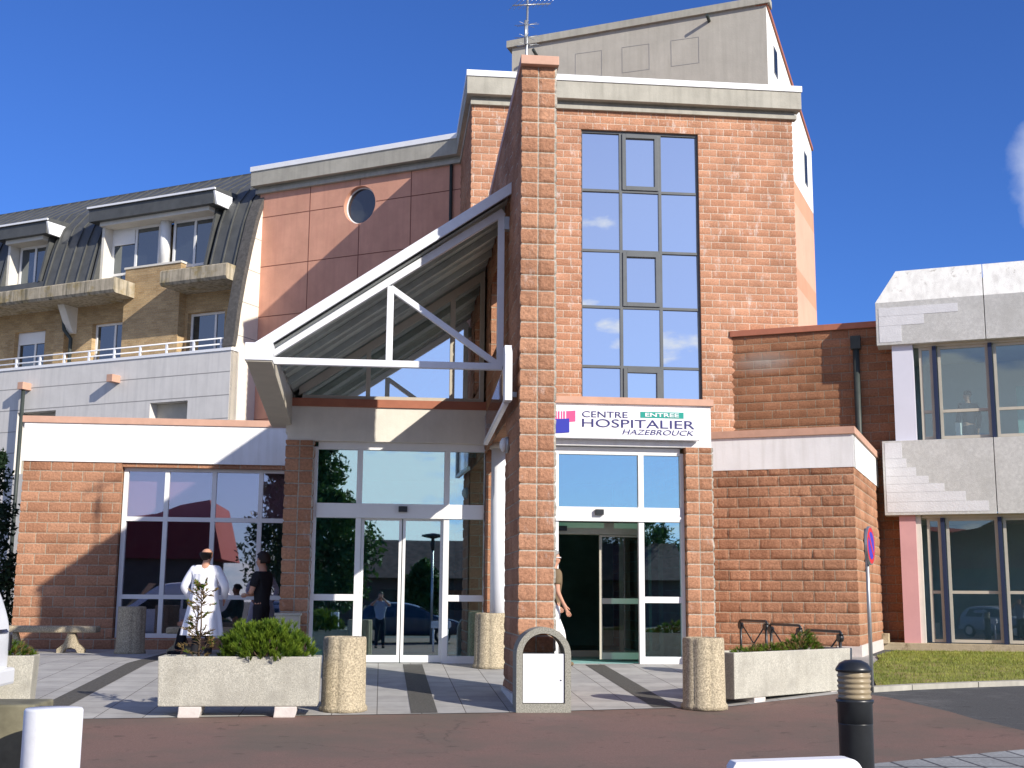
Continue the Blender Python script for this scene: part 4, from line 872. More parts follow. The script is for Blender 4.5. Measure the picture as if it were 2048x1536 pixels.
# stepped smooth tile patches on the bands
mb = MB()
for a, b, z0, z1 in ((.07, 1.66, 6.98, 7.16), (.07, .98, 6.77, 6.975), (.07, .52, 6.42, 6.765)): mb.box(FC, a, b, z0, z1, 0, .006)
mb.build('tile_patch', 'groove', cb)
mb = MB()
for i, (a, b, z0, z1) in enumerate(((.08, .42, 3.95, 4.28), (.08, .50, 3.76, 3.945), (.08, .68, 3.58, 3.755), (.08, .92, 3.42, 3.575), (.08, 1.22, 3.25, 3.415), (.08, 1.62, 3.05, 3.245), (.08, 2.05, 2.84, 3.045))): mb.box(FC, a, b, z0, z1, 0, .006)
mb.build('tile_patch', 'groove', cb)
mb = MB(); mb.box(FC, .5, 9.4, 7.5, 7.9, -6, -1.0); mb.build('roof', 'greyrend', cb)

# ================================================================== SIGN AND LETTERING
def text(name, s_, F, u0, z0, d, height, width, m, parent, shear=0, bold=0):
    c = bpy.data.curves.new(name, 'FONT'); c.body = s_; c.size = 1; c.extrude = .004; c.shear = shear; c.offset = bold; c.resolution_u = 4
    t = bpy.data.objects.new(name, c); COL.objects.link(t)
    dg = bpy.context.evaluated_depsgraph_get(); me = bpy.data.meshes.new_from_object(t.evaluated_get(dg)); bpy.data.objects.remove(t)
    xs = [v.co.x for v in me.vertices]; ys = [v.co.y for v in me.vertices]
    sx = width/(max(xs)-min(xs)); sy = height/(max(ys)-min(ys)); mx, my = min(xs), min(ys)
    for v in me.vertices:
        p = F.p(u0+(v.co.x-mx)*sx, z0+(v.co.y-my)*sy, d+v.co.z); v.co = p
    me.materials.clear(); me.materials.append(M[m]); o = bpy.data.objects.new(name, me); COL.objects.link(o)
    o.parent = parent; o.matrix_parent_inverse = wmat(parent).inverted(); return o
sg = thing('hospital_sign', 'long white hospital name sign with a pink and blue emblem above the right doorway', 'sign', (3.8, 19.9, 3.85))
SG = Fr((0, 20), (1, 0), (0, -1))
sk = -.004
mb = MB(); mb.box(SG, 2.10, 5.14, 3.59, 4.085, .03, .14); bd = mb.build('board', 'signw', sg, bevel=.01)
D = .143
text('lettering', 'CENTRE', SG, 3.19, 3.935, D, .10, .75, 'textp', sg)
text('lettering', 'HOSPITALIER', SG, 3.19, 3.775, D, .135, 1.86, 'textp', sg)
text('lettering', 'HAZEBROUCK', SG, 3.85, 3.665, D, .085, 1.19, 'textp', sg, shear=.25)
mb = MB(); mb.box(SG, 4.15, 4.87, 3.945, 4.045, .14, .144); mb.build('green_panel', 'greenp', sg)
text('lettering', 'ENTREE', SG, 4.23, 3.965, D+.003, .062, .56, 'signw', sg, bold=.02)
def curvq(x0, x1, z0, z1, sag, n=14):
    top_ = [(x0+(x1-x0)*i/n, z1-sag*4*(i/n)*(1-i/n)) for i in range(n+1)]
    bot = [(x0+(x1-x0)*i/n, z0-sag*4*(i/n)*(1-i/n)) for i in range(n+1)]
    return bot+top_[::-1]
mb = MB(); mb.prism(SG, curvq(2.38, 3.08, 3.86, 4.04, .02), .138, .145); mb.build('emblem_pink', 'pinkp', sg)
mb = MB(); mb.prism(SG, curvq(2.32, 2.98, 3.68, 3.91, .02), .138, .149); mb.build('emblem_blue', 'bluep', sg)
mb = MB()
for k in range(8): mb.box(SG, 2.60+k*.044, 2.60+k*.044+(.018 if k % 2 else .012), 3.90, 4.025, .14, .147)
mb.build('emblem_stripes', 'signw', sg)

# ================================================================== STREET THINGS
def skinmesh(name, joints, edges, m, parent, sub=2, offs=0.0):
    names = list(joints); me = bpy.data.meshes.new(name)
    me.from_pydata([joints[n][0] for n in names], [(names.index(a), names.index(b)) for a, b in edges], [])
    ob = bpy.data.objects.new(name, me); COL.objects.link(ob)
    ob.modifiers.new('skin', 'SKIN').use_smooth_shade = True
    for i, n in enumerate(names):
        r_ = joints[n][1]; r_ = r_ if isinstance(r_, tuple) else (r_, r_)
        me.skin_vertices[0].data[i].radius = (r_[0]+offs, r_[1]+offs); me.skin_vertices[0].data[i].use_root = (i == 0)
    ob.modifiers.new('sub', 'SUBSURF').levels = sub; ob.modifiers['sub'].render_levels = sub
    dg = bpy.context.evaluated_depsgraph_get(); em = bpy.data.meshes.new_from_object(ob.evaluated_get(dg)); bpy.data.objects.remove(ob)
    em.name = name; em.materials.clear(); em.materials.append(M[m])
    for p_ in em.polygons: p_.use_smooth = True
    o = bpy.data.objects.new(name, em); COL.objects.link(o)
    if parent: o.parent = parent
    return o

def person(label, loc, rz, h=1.75, arms=None, legs=None, head=0., sit=False, cloth=None, hair='hairdark', hairmode='full', group=None, female=False, lean=0):
    """local frame: facing +y, feet at z = 0; arms = ((elbow, wrist) left, (elbow, wrist) right)"""
    k = h/1.75; root = thing('person', label, 'person', loc, rz, group, local=True)
    arms = arms or (((-.27, -.02, 1.17), (-.28, .06, .92)), ((.27, -.02, 1.17), (.28, .06, .92)))
    legs = legs or (((-.10, .02, .50), (-.11, -.03, .08)), ((.10, .02, .50), (.11, -.03, .08)))
    pz = .96 if not sit else .50
    sh = .17 if female else .195
    dz = pz-.96
    J = {'pelvis': ((0, 0, pz), (.135, .10)), 'waist': ((0, .0, 1.12+dz), (.135, .095)), 'chest': ((0, lean*.5, 1.33+dz), (.155, .105)), 'neckb': ((0, lean, 1.475+dz), (.07, .06)),
         'neck': ((0, lean+.01, 1.54+dz), (.055, .058))}
    hc = math.cos(head), math.sin(head)
    def hd(x, y, z): return (x*hc[0]-y*hc[1], lean+.02+x*hc[1]+y*hc[0], z+dz)
    J['top'] = (hd(0, -.01, 1.755), (.04, .05)); J['jaw'] = (hd(0, .02, 1.60), (.060, .072)); J['face'] = (hd(0, .01, 1.655), (.073, .09)); J['crown'] = (hd(0, -.005, 1.71), (.074, .090))
    J['nose'] = (hd(0, .105, 1.635), .013)
    J['earl'] = (hd(-.083, 0, 1.64), (.010, .018)); J['earr'] = (hd(.083, 0, 1.64), (.010, .018))
    E_ = [('pelvis', 'waist'), ('waist', 'chest'), ('chest', 'neckb'), ('neckb', 'neck'), ('neck', 'jaw'), ('jaw', 'face'), ('face', 'crown'), ('crown', 'top'), ('face', 'nose'), ('face', 'earl'), ('face', 'earr')]
    for s_, sg_ in (('l', -1), ('r', 1)):
        el, wr = arms[0 if s_ == 'l' else 1]; kn, an_ = legs[0 if s_ == 'l' else 1]
        el = Vector(el)+Vector((0, 0, dz)); wr = Vector(wr)+Vector((0, 0, dz))
        J['sh'+s_] = ((sg_*sh, lean, 1.42+dz), .058); J['el'+s_] = (tuple(el), .042); J['wr'+s_] = (tuple(wr), (.024, .03))
        dr = (wr-el).normalized(); side = dr.cross(Vector((sg_, 0, .2))).normalized(); pm = wr+dr*.075
        J['pm'+s_] = (tuple(pm), (.026, .018)); E_ += [('chest', 'sh'+s_), ('sh'+s_, 'el'+s_), ('el'+s_, 'wr'+s_), ('wr'+s_, 'pm'+s_)]
        for q, (o_, ln) in enumerate(((-.030, .070), (-.010, .082), (.010, .078), (.028, .062))):
            a_ = pm+side*o_+dr*.02; b_ = a_+dr*ln*.5; c_ = b_+(dr*.7+Vector((-sg_*.5, .35, 0))*.6).normalized()*ln*.5
            J[f'f{q}a{s_}'] = (tuple(a_), .009); J[f'f{q}b{s_}'] = (tuple(b_), .009); J[f'f{q}c{s_}'] = (tuple(c_), .007)
            E_ += [('pm'+s_, f'f{q}a{s_}'), (f'f{q}a{s_}', f'f{q}b{s_}'), (f'f{q}b{s_}', f'f{q}c{s_}')]
        J['t1'+s_] = (tuple(wr+dr*.03-side*.036), .011); J['t2'+s_] = (tuple(wr+dr*.075-side*.050), .009); E_ += [('wr'+s_, 't1'+s_), ('t1'+s_, 't2'+s_)]
        J['hip'+s_] = ((sg_*.085, 0, pz-.12), .082); J['kn'+s_] = (kn, .055); J['an'+s_] = (an_, (.036, .042)); J['to'+s_] = ((an_[0]+sg_*.02, an_[1]+.17, .035), (.038, .028))
        J['he'+s_] = ((an_[0], an_[1]-.02, .04), .036)
        E_ += [('pelvis', 'hip'+s_), ('hip'+s_, 'kn'+s_), ('kn'+s_, 'an'+s_), ('an'+s_, 'he'+s_), ('he'+s_, 'to'+s_)]
    if sit:
        for s_ in 'lr': pass
    sc_ = lambda d: {n: (tuple(c*k for c in p), tuple(x*k for x in (r_ if isinstance(r_, tuple) else (r_, r_)))) for n, (p, r_) in d.items()}
    JS = sc_(J); skinmesh('body', JS, E_, (cloth or {}).get('skin', 'skin'), root)
    cloth = cloth or {}
    def sub(keys, edges, name, m, off, over=None):
        d = {n: JS[n] for n in keys}
        if over: d.update(over)
        return skinmesh(name, d, edges, m, root, offs=off)
    if cloth.get('top'):
        long_ = cloth.get('long', True); d = dict(JS); ov = {}
        JS['hem'] = (tuple(Vector(JS['pelvis'][0])+Vector((0, 0, -.10*k))), (.135*k, .105*k)); d = dict(JS); ks = ['hem', 'pelvis', 'waist', 'chest', 'neckb', 'shl', 'shr', 'ell', 'elr']; es = [('hem', 'pelvis'), ('pelvis', 'waist'), ('waist', 'chest'), ('chest', 'neckb'), ('chest', 'shl'), ('chest', 'shr'), ('shl', 'ell'), ('shr', 'elr')]
        if long_: ks.remove('hem'); es.pop(0); ks += ['wrl', 'wrr']; es += [('ell', 'wrl'), ('elr', 'wrr')]
        else:
            for s_ in 'lr':
                a_, b_ = Vector(JS['sh'+s_][0]), Vector(JS['el'+s_][0]); ov['el'+s_] = (tuple(a_.lerp(b_, .72)), (.05, .05))
        sub(ks, es, cloth.get('topname', 'shirt'), cloth['top'], .026*k, ov)
    if cloth.get('legs'):
        ks = ['belt', 'pelvis', 'hipl', 'hipr', 'knl', 'knr', 'anl', 'anr']; JS['belt'] = (tuple(Vector(JS['pelvis'][0])+Vector((0, 0, .09*k))), (.115*k, .085*k)); es = [('belt', 'pelvis'), ('pelvis', 'hipl'), ('pelvis', 'hipr'), ('hipl', 'knl'), ('hipr', 'knr'), ('knl', 'anl'), ('knr', 'anr')]
        sub(ks, es, 'trousers', cloth['legs'], .018*k)
    ks = ['anl', 'hel', 'tol', ]
    for s_ in 'lr': sub(['he'+s_, 'to'+s_, 'an'+s_], [('an'+s_, 'he'+s_), ('he'+s_, 'to'+s_)], 'shoe', cloth.get('shoes', 'black'), .008*k)
    # hair: a cap over the skull, open at the face
    bm = bmesh.new(); bmesh.ops.create_uvsphere(bm, u_segments=24, v_segments=16, radius=1)
    hm = []
    for v in list(bm.verts):
        x, y, z = v.co
        keep = z > -.15+.9*max(0, y) if hairmode == 'full' else (z > -.55+1.5*max(0, y)) if hairmode == 'bob' else (y < .34 and -.97 < z < .26)
        if not keep: hm.append(v)
    bmesh.ops.delete(bm, geom=hm, context='VERTS')
    for v in bm.verts:
        j = 1+random.uniform(-.03, .06); s3 = (.092, .112, .125) if hairmode != 'bob' else (.108, .125, .150)
        p_ = hd(v.co.x*s3[0]*j, v.co.y*s3[1]*j-.008, 1.672+v.co.z*s3[2]*j*(.9 if hairmode != 'bob' else 1)); v.co = Vector(p_)*k
    me = bpy.data.meshes.new('hair'); bm.to_mesh(me); bm.free(); me.materials.append(M[hair])
    for p_ in me.polygons: p_.use_smooth = True
    ho = bpy.data.objects.new('hair', me); COL.objects.link(ho); ho.parent = root
    md = ho.modifiers.new('s', 'SOLIDIFY'); md.thickness = .012
    return root, JS, k, hd

# the man in the white coat
pm, JS, k, hd = person('bald man seen from behind in a long white lab coat with dark trousers', (-2.74, 20.3, 0), R(-12), 1.76, head=R(-30),
    arms=(((-.34, -.02, 1.15), (-.26, .16, .98)), ((.35, -.05, 1.17), (.26, .18, .98))), cloth=dict(top='coat', topname='coat_top', legs='black'), hair='hairdark', hairmode='ring')
mb = MB(); rings = []
for z, rx, ry, y in ((1.36, .20, .135, 0), (1.2, .205, .145, 0), (1.05, .215, .16, 0), (.9, .235, .18, 0), (.7, .28, .205, -.01), (.5, .315, .22, -.02), (.42, .325, .225, -.02)):
    rings.append([Vector((rx*math.cos(a), y+ry*math.sin(a), z*k)) + Vector((math.cos(a), math.sin(a), 0))*(.022*math.sin(a*9+z*3)*(1.42-z)+.010*math.sin(a*17-z*5)*(1.42-z)) for a in np.linspace(0, 2*math.pi, 72, endpoint=False)])
mb.loft(rings, caps=False); mb.build('lab_coat', 'coat', pm)
person('woman with dark bobbed hair in black clothes with folded arms near the block pier', (-1.86, 20.4, 0), R(62), 1.67, head=R(10), female=True,
    arms=(((-.24, .06, 1.13), (.02, .25, 1.14)), ((.24, .06, 1.13), (.0, .22, 1.10))), cloth=dict(top='black', long=False, legs='black'), hairmode='bob')
pb, JS, k, hd = person('grey-haired man with glasses and brown top walking into the right doorway', (2.655, 19.4, 0), R(-78), 1.74, head=R(-5),
    arms=(((-.25, -.04, 1.16), (-.24, .14, .95)), ((.25, -.02, 1.15), (.27, .10, .91))), legs=(((-.10, .18, .50), (-.10, .22, .08)), ((.10, -.02, .48), (.10, -.26, .12))),
    cloth=dict(top='brown', topname='waistcoat', long=False, legs='shirt', shoes='brown'), hair='hairgrey')
mb = MB(); mb.tube([Vector(hd(-.088, -.02, 1.665))*k, Vector(hd(-.08, .085, 1.665))*k, Vector(hd(0, .105, 1.66))*k, Vector(hd(.08, .085, 1.665))*k, Vector(hd(.088, -.02, 1.665))*k], .007, 6); mb.build('glasses', 'whitepaint', pb)
person('person in dark clothes seated on the far bench behind the man in the coat', (-3.02, 22.9, 0), R(105), 1.7, sit=True,
    legs=(((-.12, .42, .50), (-.14, .46, .08)), ((.12, .42, .50), (.14, .50, .08))), arms=(((-.26, .10, 1.18), (-.14, .38, 1.06)), ((.26, .10, 1.18), (.14, .38, 1.06))), cloth=dict(top='black', legs='black'))
up, JS, k, hd = person('person in dark jacket standing with their back to the first-floor office window', tuple(FC.p(1.74, 0, -.85)), R(10), 1.72, cloth=dict(top='navy', legs='navy', skin='skindark'))
up.location.z = 3.98-.04
mb = MB(); mb.box(Fr((-.30, 0), (1, 0), (0, -1)), -.10, .06, .72, 1.0, .05, .06); mb.build('paper', 'shirt', up)
person('photographer in a pale blue shirt, seen only as a reflection in the glass doors', (.02, -.45, gz(-.3)), 0, 1.74,
    arms=(((-.30, .18, 1.36), (-.09, .20, 1.56)), ((.30, .18, 1.36), (.09, .20, 1.56))), cloth=dict(top='greyblue', long=False, legs='navy'))

# concrete pots: round, lobed
def lob(a): return 1-.045*(1-abs(math.cos(a*4)))**2*1.6
def make_pot():
    t = thing('concrete_pot', '', 'pot', local=True)
    mb = MB(); mb.lathe((0, 0, 0), [(.275, 0), (.275, .05), (.252, .08), (.245, .80), (.238, .825), (.20, .83), (.19, .76)], 64, lobes=lob); mb.build('shell', 'aggregate', t)
    mb = MB(); mb.lathe((0, 0, 0), [(.19, .74), (.19, .77)], 24); mb.build('soil', 'soil', t)
    return t
pot0 = make_pot()
for i, (x, y, rz, lab) in enumerate(((-.385, 14.72, .1, 'lobed aggregate pot standing at the right end of the long pine planter'), (3.84, 14.86, .45, 'lobed aggregate pot at the left end of the slanted right planter'),
        (1.70, 19.45, .2, 'aggregate pot tucked behind the fin wall beside the left doors'), (-4.40, 23.3, .7, 'pale pot standing alone in front of the low wing glazing'))):
    p_ = pot0 if i == 0 else copy_tree(pot0)
    p_.location = (x, y, gz(y)); p_.rotation_euler.z = rz; tag(p_, lab, 'pot', 'round concrete pots')

# litter bin with an arched concrete shell
b = thing('litter_bin', 'arched concrete litter bin with a white metal door in front of the fin wall', 'litter bin', (1.885, 14.52, gz(14.6)), 0, local=True)
def arch(w_, hs, n=20): return [(-w_, .0), (w_, .0)]+[(w_*math.cos(a), hs+w_*math.sin(a)) for a in np.linspace(0, math.pi, n)]
LB = Fr((0, 0), (1, 0), (0, -1))
out_ = [(-.315, 0), (.315, 0)]+[(.315*math.cos(a), .64+.315*math.sin(a)) for a in np.linspace(0, math.pi, 28)]
inn = [(-.245, .10), (.245, .10)]+[(.245*math.cos(a), .64+.245*math.sin(a)) for a in np.linspace(0, math.pi, 28)]
mb = MB(); mb.holed(LB, out_, [inn], -.40, 0); mb.holed(LB, out_, [inn], -.40, -.399); mb.build('shell', 'binconc', b)
mb = MB(); mb.box(LB, -.238, .238, .108, .655, -.05, -.02); dr = mb.build('door', 'whitepaint', b, bevel=.004)
mb = MB(); mb.tube([(.20, .01, .36), (.20, .03, .36)], .008, 8); mb.build('lock', 'blackmetal', dr)
mb = MB(); mb.box(LB, -.24, .24, .10, .52, -.38, -.06); mb.build('liner', 'blackmetal', b)

# planters
def make_planter(name, label, L, W, H, z0, loc, rz, feet):
    t = thing(name, label, 'planter', loc, rz, 'rectangular concrete planters', local=True)
    bm = MB(); F_ = Fr((0, 0), (1, 0), (0, -1)); tp = .012
    def ring(x0, x1, y0, y1, z): return [Vector((x0, y0, z)), Vector((x1, y0, z)), Vector((x1, y1, z)), Vector((x0, y1, z))]
    rs = [ring(.02, L-.02, .02, W-.02, z0), ring(0, L, 0, W, z0+H), ring(.05, L-.05, .05, W-.05, z0+H), ring(.055, L-.055, .055, W-.055, z0+H-.1)]
    bm.loft(rs, sm=False); bm.sm = [False]*len(bm.sm); bm.build('trough', 'planter', t, bevel=.012)
    s_ = MB(); s_.box(F_, .056, L-.056, z0+H-.14, z0+H-.07, -W+.056, -.056); s_.build('soil', 'soil', t)
    for fx in feet:
        f_ = MB(); f_.prism(F_, [(fx-.13, 0), (fx+.10, 0), (fx+.12, z0*.6), (fx+.12, z0-.002), (fx-.12, z0-.002), (fx-.12, z0*.6)], -W*.8, -.02); f_.build('foot', 'foot', t, bevel=.01)
    return t
make_planter('planter', 'long concrete planter holding a dense dwarf pine and a dying conifer', 1.74, .45, .53, .12, (-2.37, 14.14, gz(14.2)), R(.5), (.36, 1.38))
make_planter('planter', 'slanted concrete planter with low creeping greenery in front of the arched barriers', 2.72, .5, .55, .08, (4.27, 15.06, gz(15.1)), R(38.5), (.55, 2.3))
make_planter('planter', 'concrete planter partly hidden behind the parked white car', 1.3, .5, .54, .02, (-5.22, 15.0, gz(15.2)), R(7), ())

# plants
def tuft(mb, p, d, ln, n, spread, wd):
    d = d.normalized(); x = d.cross(Vector((.3, .5, .8))).normalized(); y = d.cross(x)
    for i in range(n):
        a = random.random()*6.283; s_ = random.random()**.5*spread; t_ = random.random()
        e = (d+(x*math.cos(a)+y*math.sin(a))*s_).normalized(); b_ = p+d*ln*.5*t_; w_ = e.cross(Vector((random.random()-.5, random.random()-.5, random.random()-.5))).normalized()*wd
        l_ = ln*random.uniform(.45, .75); mb.face([b_-w_, b_+w_, b_+w_*.5+e*l_, b_-w_*.5+e*l_])
pine = thing('dwarf_pine', 'dense mounded dwarf pine with light green tips in the long planter', 'shrub', (-1.27, 14.38, .35))
g1, g2 = MB(), MB()
for i in range(620):
    a = random.random()*6.283; e = math.asin(random.uniform(-.12, 1)); q = random.uniform(.55, 1)**.5
    bumps = 1+.10*math.sin(a*5+1)+.08*math.sin(a*9+e*7)
    d = Vector((math.cos(a)*math.cos(e), math.sin(a)*math.cos(e), math.sin(e)))
    p = Vector((-1.27, 14.38, .36))+Vector((d.x*.46*q*bumps, d.y*.27*q*bumps, d.z*.33*q*bumps))
    up = (d*.6+Vector((0, 0, 1))+Vector((random.gauss(0, .15), random.gauss(0, .15), 0)))
    tuft(g1, p, up, .11, 26, .75, .0032)
    if q > .9: tuft(g2, p+up.normalized()*.045, up, .06, 12, .45, .003)
g1.build('needles', 'pine', pine); g2.build('new_tips', 'pinetip', pine)
mb = MB()
for i in range(14):
    a = i*.45; mb.tube([(-1.27, 14.38, .28), (-1.27+.2*math.cos(a), 14.38+.12*math.sin(a), .42), (-1.27+.33*math.cos(a), 14.38+.2*math.sin(a), .56)], [.02, .012, .005], 5)
mb.build('branch', 'bark', pine)
con = thing('dying_conifer', 'thin half-brown conifer in the left part of the long planter', 'shrub', (-1.98, 14.38, .3))
mb = MB(); g = MB(); g3 = MB(); base = Vector((-1.98, 14.38, .30)); tip = Vector((-1.98, 14.38, 1.15))
mb.tube([base, base+Vector((.02, 0, .4)), tip], [.016, .01, .004], 6)
for i in range(95):
    t_ = random.random()**.9; a = random.random()*6.283; rr_ = (.27*(1-t_*.62))*random.uniform(.25, 1)*(1+.35*math.sin(a*2+t_*9))
    s_ = base.lerp(tip, t_)+Vector((.03*math.sin(t_*9), 0, 0)); e_ = s_+Vector((math.cos(a)*rr_, math.sin(a)*rr_, rr_*random.uniform(-.15, .8)))
    mb.tube([s_, s_.lerp(e_, .5)+Vector((0, 0, .02)), e_], [.006, .004, .002], 4, caps=False)
    if random.random() < .72:
        for q in range(3): tuft(g if random.random() < .7 else g3, s_.lerp(e_, .6+.16*q), (e_-s_)+Vector((0, 0, .05)), .055, 9, 1.0, .0045)
g3.build('green_foliage', 'pine', con)
mb.build('branch', 'bark', con); g.build('foliage', 'dry', con)
def ground_shrub(label, cx, cy, cz, lx, ly, h, n, rz, mats=('pine', 'dry')):
    t = thing('creeping_shrub', label, 'shrub', (cx, cy, cz)); gs = [MB(), MB()]; c, s_ = math.cos(rz), math.sin(rz); st = MB()
    for i in range(n):
        a = random.random()*6.283; q = random.random()**.5; x, y = math.cos(a)*q*lx, math.sin(a)*q*ly
        z = h*(1-q*q)*random.uniform(.3, 1)*(1+.4*math.sin(x*7)); p = Vector((cx+x*c-y*s_, cy+x*s_+y*c, cz+z))
        d = Vector((math.cos(a), math.sin(a), .9)); tuft(gs[0 if random.random() < .75 else 1], p, d, .09, 14, .8, .004)
        if i % 9 == 0: st.tube([(cx, cy, cz-.03), p], [.008, .003], 4, caps=False)
    gs[0].build('foliage', mats[0], t); gs[1].build('dry_foliage', mats[1], t); st.build('stem', 'bark', t)
cR, sR = math.cos(R(38.5)), math.sin(R(38.5))
for u_, lx, h, n, lb in ((1.78, .48, .20, 230, 'larger creeping evergreen at the far end of the slanted planter'), (1.05, .30, .10, 110, 'small sparse creeping evergreen in the middle of the slanted planter'), (.62, .14, .05, 30, 'tiny green sprig near the left end of the slanted planter')):
    ground_shrub(lb, 4.27+u_*cR-.25*sR, 15.06+u_*sR+.25*cR, .36, lx, .17, h, n, R(41))
ground_shrub('yellow-green creeping shrub in the planter behind the white car', -4.42, 15.42, .30, .40, .17, .14, 170, R(7))

# bench
def make_bench():
    t = thing('bench', '', 'bench', local=True)
    mb = MB(); F_ = Fr((0, 0), (1, 0), (0, -1)); mb.box(F_, 0, 1.7, .36, .475, -.42, 0); mb.build('seat', 'aggregate', t, bevel=.035)
    for x in (.28, 1.28):
        FB = Fr((x, 0), (0, 1), (1, 0)); m_ = MB()
        pts = [(-.03, 0), (.08, 0), (.12, .07), (.21, .10), (.30, .07), (.34, 0), (.45, 0), (.45, .07), (.33, .17), (.27, .355), (.15, .355), (.09, .17), (-.03, .07)]
        pts2 = [(p[0]*1.0-.02, p[1]) for p in pts]
        m_.prism(Fr((x-.02, .16), (1, 0), (0, -1)), [(q[0]-.21, q[1]) for q in pts], -.06, .10); m_.build('leg', 'aggregate', t, bevel=.01)
    return t
bn = make_bench(); bn.location = (-6.72, 23.35, 0); tag(bn, 'cast concrete bench against the low wing, partly in shadow', 'bench', 'concrete benches')
b2 = copy_tree(bn); b2.location = (-3.75, 23.0, 0); tag(b2, 'cast concrete bench mostly hidden behind the man in the white coat', 'bench', 'concrete benches')

# beige cabinet at the pier
t = thing('utility_cabinet', 'plain beige concrete cabinet at the foot of the left entrance pier', 'cabinet', (-1.36, 19.6, 0), local=True)
mb = MB(); mb.box(LB, -.21, .15, 0, .74, -.25, .02); mb.build('case', 'greyrend', t, bevel=.01); mb = MB(); mb.box(LB, -.23, .17, .74, .78, -.27, .04); mb.build('lid', 'planter', t, bevel=.008)

# arched black barriers
def make_barrier():
    t = thing('arched_barrier', '', 'barrier', local=True); L0 = .95
    for x in (0, L0):
        m_ = MB(); m_.tube([(x, 0, 0), (x, 0, .66)], .022, 8); pl = m_.build('post', 'blackmetal', t)
        m_ = MB(); m_.tube([(x+(.0 if x else 0), -.03, .62), (x, .03, .62)], .055, 14); m_.build('disc', 'blackmetal', pl)
    m_ = MB(); m_.tube([(-.06, 0, .66), (0, 0, .705), (L0, 0, .705), (L0+.06, 0, .66)], .020, 8); m_.build('top_rail', 'blackmetal', t)
    m_ = MB(); m_.tube([(.02, 0, .66), (L0-.02, 0, .05)], .012, 6); m_.tube([(L0-.02, .012, .66), (.02, .012, .05)], .012, 6); m_.build('cross_brace', 'blackmetal', t)
    return t
b0 = make_barrier()
for i, (x, y, lab) in enumerate(((5.86, 20.25, 'leftmost of the three black arched barriers before the block annex'), (6.02, 19.15, 'middle one of the three black arched barriers behind the slanted planter'), (6.19, 17.95, 'rightmost black arched barrier, half hidden by planter greenery'))):
    o = b0 if i == 0 else copy_tree(b0); o.location = (x, y, gz(y)); o.rotation_euler.z = R(-82+i*0); tag(o, lab, 'barrier', 'black arched barriers'); o.rotation_euler.y = 0

# no-parking sign
t = thing('no_parking_sign', 'round blue and red no-parking sign turned sideways on a slim grey post', 'traffic sign', (6.56, 16.5, gz(16.5)))
mb = MB(); mb.tube([(6.55, 16.5, gz(16.5)), (6.55, 16.5, 2.0)], .026, 10); mb.build('post', 'zincpipe', t)
nx, ny = math.sin(R(57)), -math.cos(R(57)); FSg = Fr((6.55+nx*.04, 16.5+ny*.04), (-ny, nx), (nx, ny))
dk = lambda r_, n=40: [(r_*math.cos(a), 1.77+r_*math.sin(a)) for a in np.linspace(0, 2*math.pi, n, endpoint=False)]
mb = MB(); mb.prism(FSg, dk(.26), -.012, .020); pl = mb.build('plate', 'zincpipe', t)
mb = MB(); mb.prism(FSg, dk(.245), .019, .022); mb.build('red_ring', 'signred', pl)
mb = MB(); mb.prism(FSg, dk(.185), .021, .024); mb.build('blue_disc', 'signblue', pl)
mb = MB(); c45 = .7071; w_ = .028; L2 = .19; mb.prism(FSg, [(-L2*c45-w_*c45, 1.77+L2*c45-w_*c45), (-L2*c45+w_*c45, 1.77+L2*c45+w_*c45), (L2*c45+w_*c45, 1.77-L2*c45+w_*c45), (L2*c45-w_*c45, 1.77-L2*c45-w_*c45)], .022, .026); mb.build('red_bar', 'signred', pl)
mb = MB(); mb.box(FSg, -.05, .05, 1.62, 1.66, -.05, -.01); mb.box(FSg, -.05, .05, 1.90, 1.94, -.05, -.01); mb.build('clamp', 'zincpipe', t)

# black lamp bollard
t = thing('bollard_lamp', 'black cylindrical bollard lamp with a domed cap and ribbed amber lens', 'bollard', (2.865, 7.5, gz(7.5)), local=True)
zb = .68-gz(7.5)
mb = MB(); mb.lathe((0, 0, 0), [(.101, 0), (.101, zb-.38), (.103, zb-.375)], 40); mb.build('post', 'blackmetal', t)
mb = MB(); mb.lathe((0, 0, 0), [(.103, zb-.375), (.103, zb-.262), (.112, zb-.25), (.112, zb-.235), (.10, zb-.232)], 40); mb.build('collar', 'blackmetal', t)
mb = MB()
pr = [(.088, zb-.235)]
for k_ in range(5): z = zb-.230+k_*.031; pr += [(.097, z), (.101, z+.014), (.094, z+.018), (.094, z+.029)]
pr += [(.09, zb-.07)]
mb.lathe((0, 0, 0), pr, 40); mb.build('lens', 'louvre', t)
mb = MB(); mb.lathe((0, 0, 0), [(.088, zb-.075), (.104, zb-.072), (.109, zb-.062), (.104, zb-.05), (.085, zb-.022), (.05, zb-.004), (.001, zb)], 40); mb.build('cap', 'blackmetal', t)

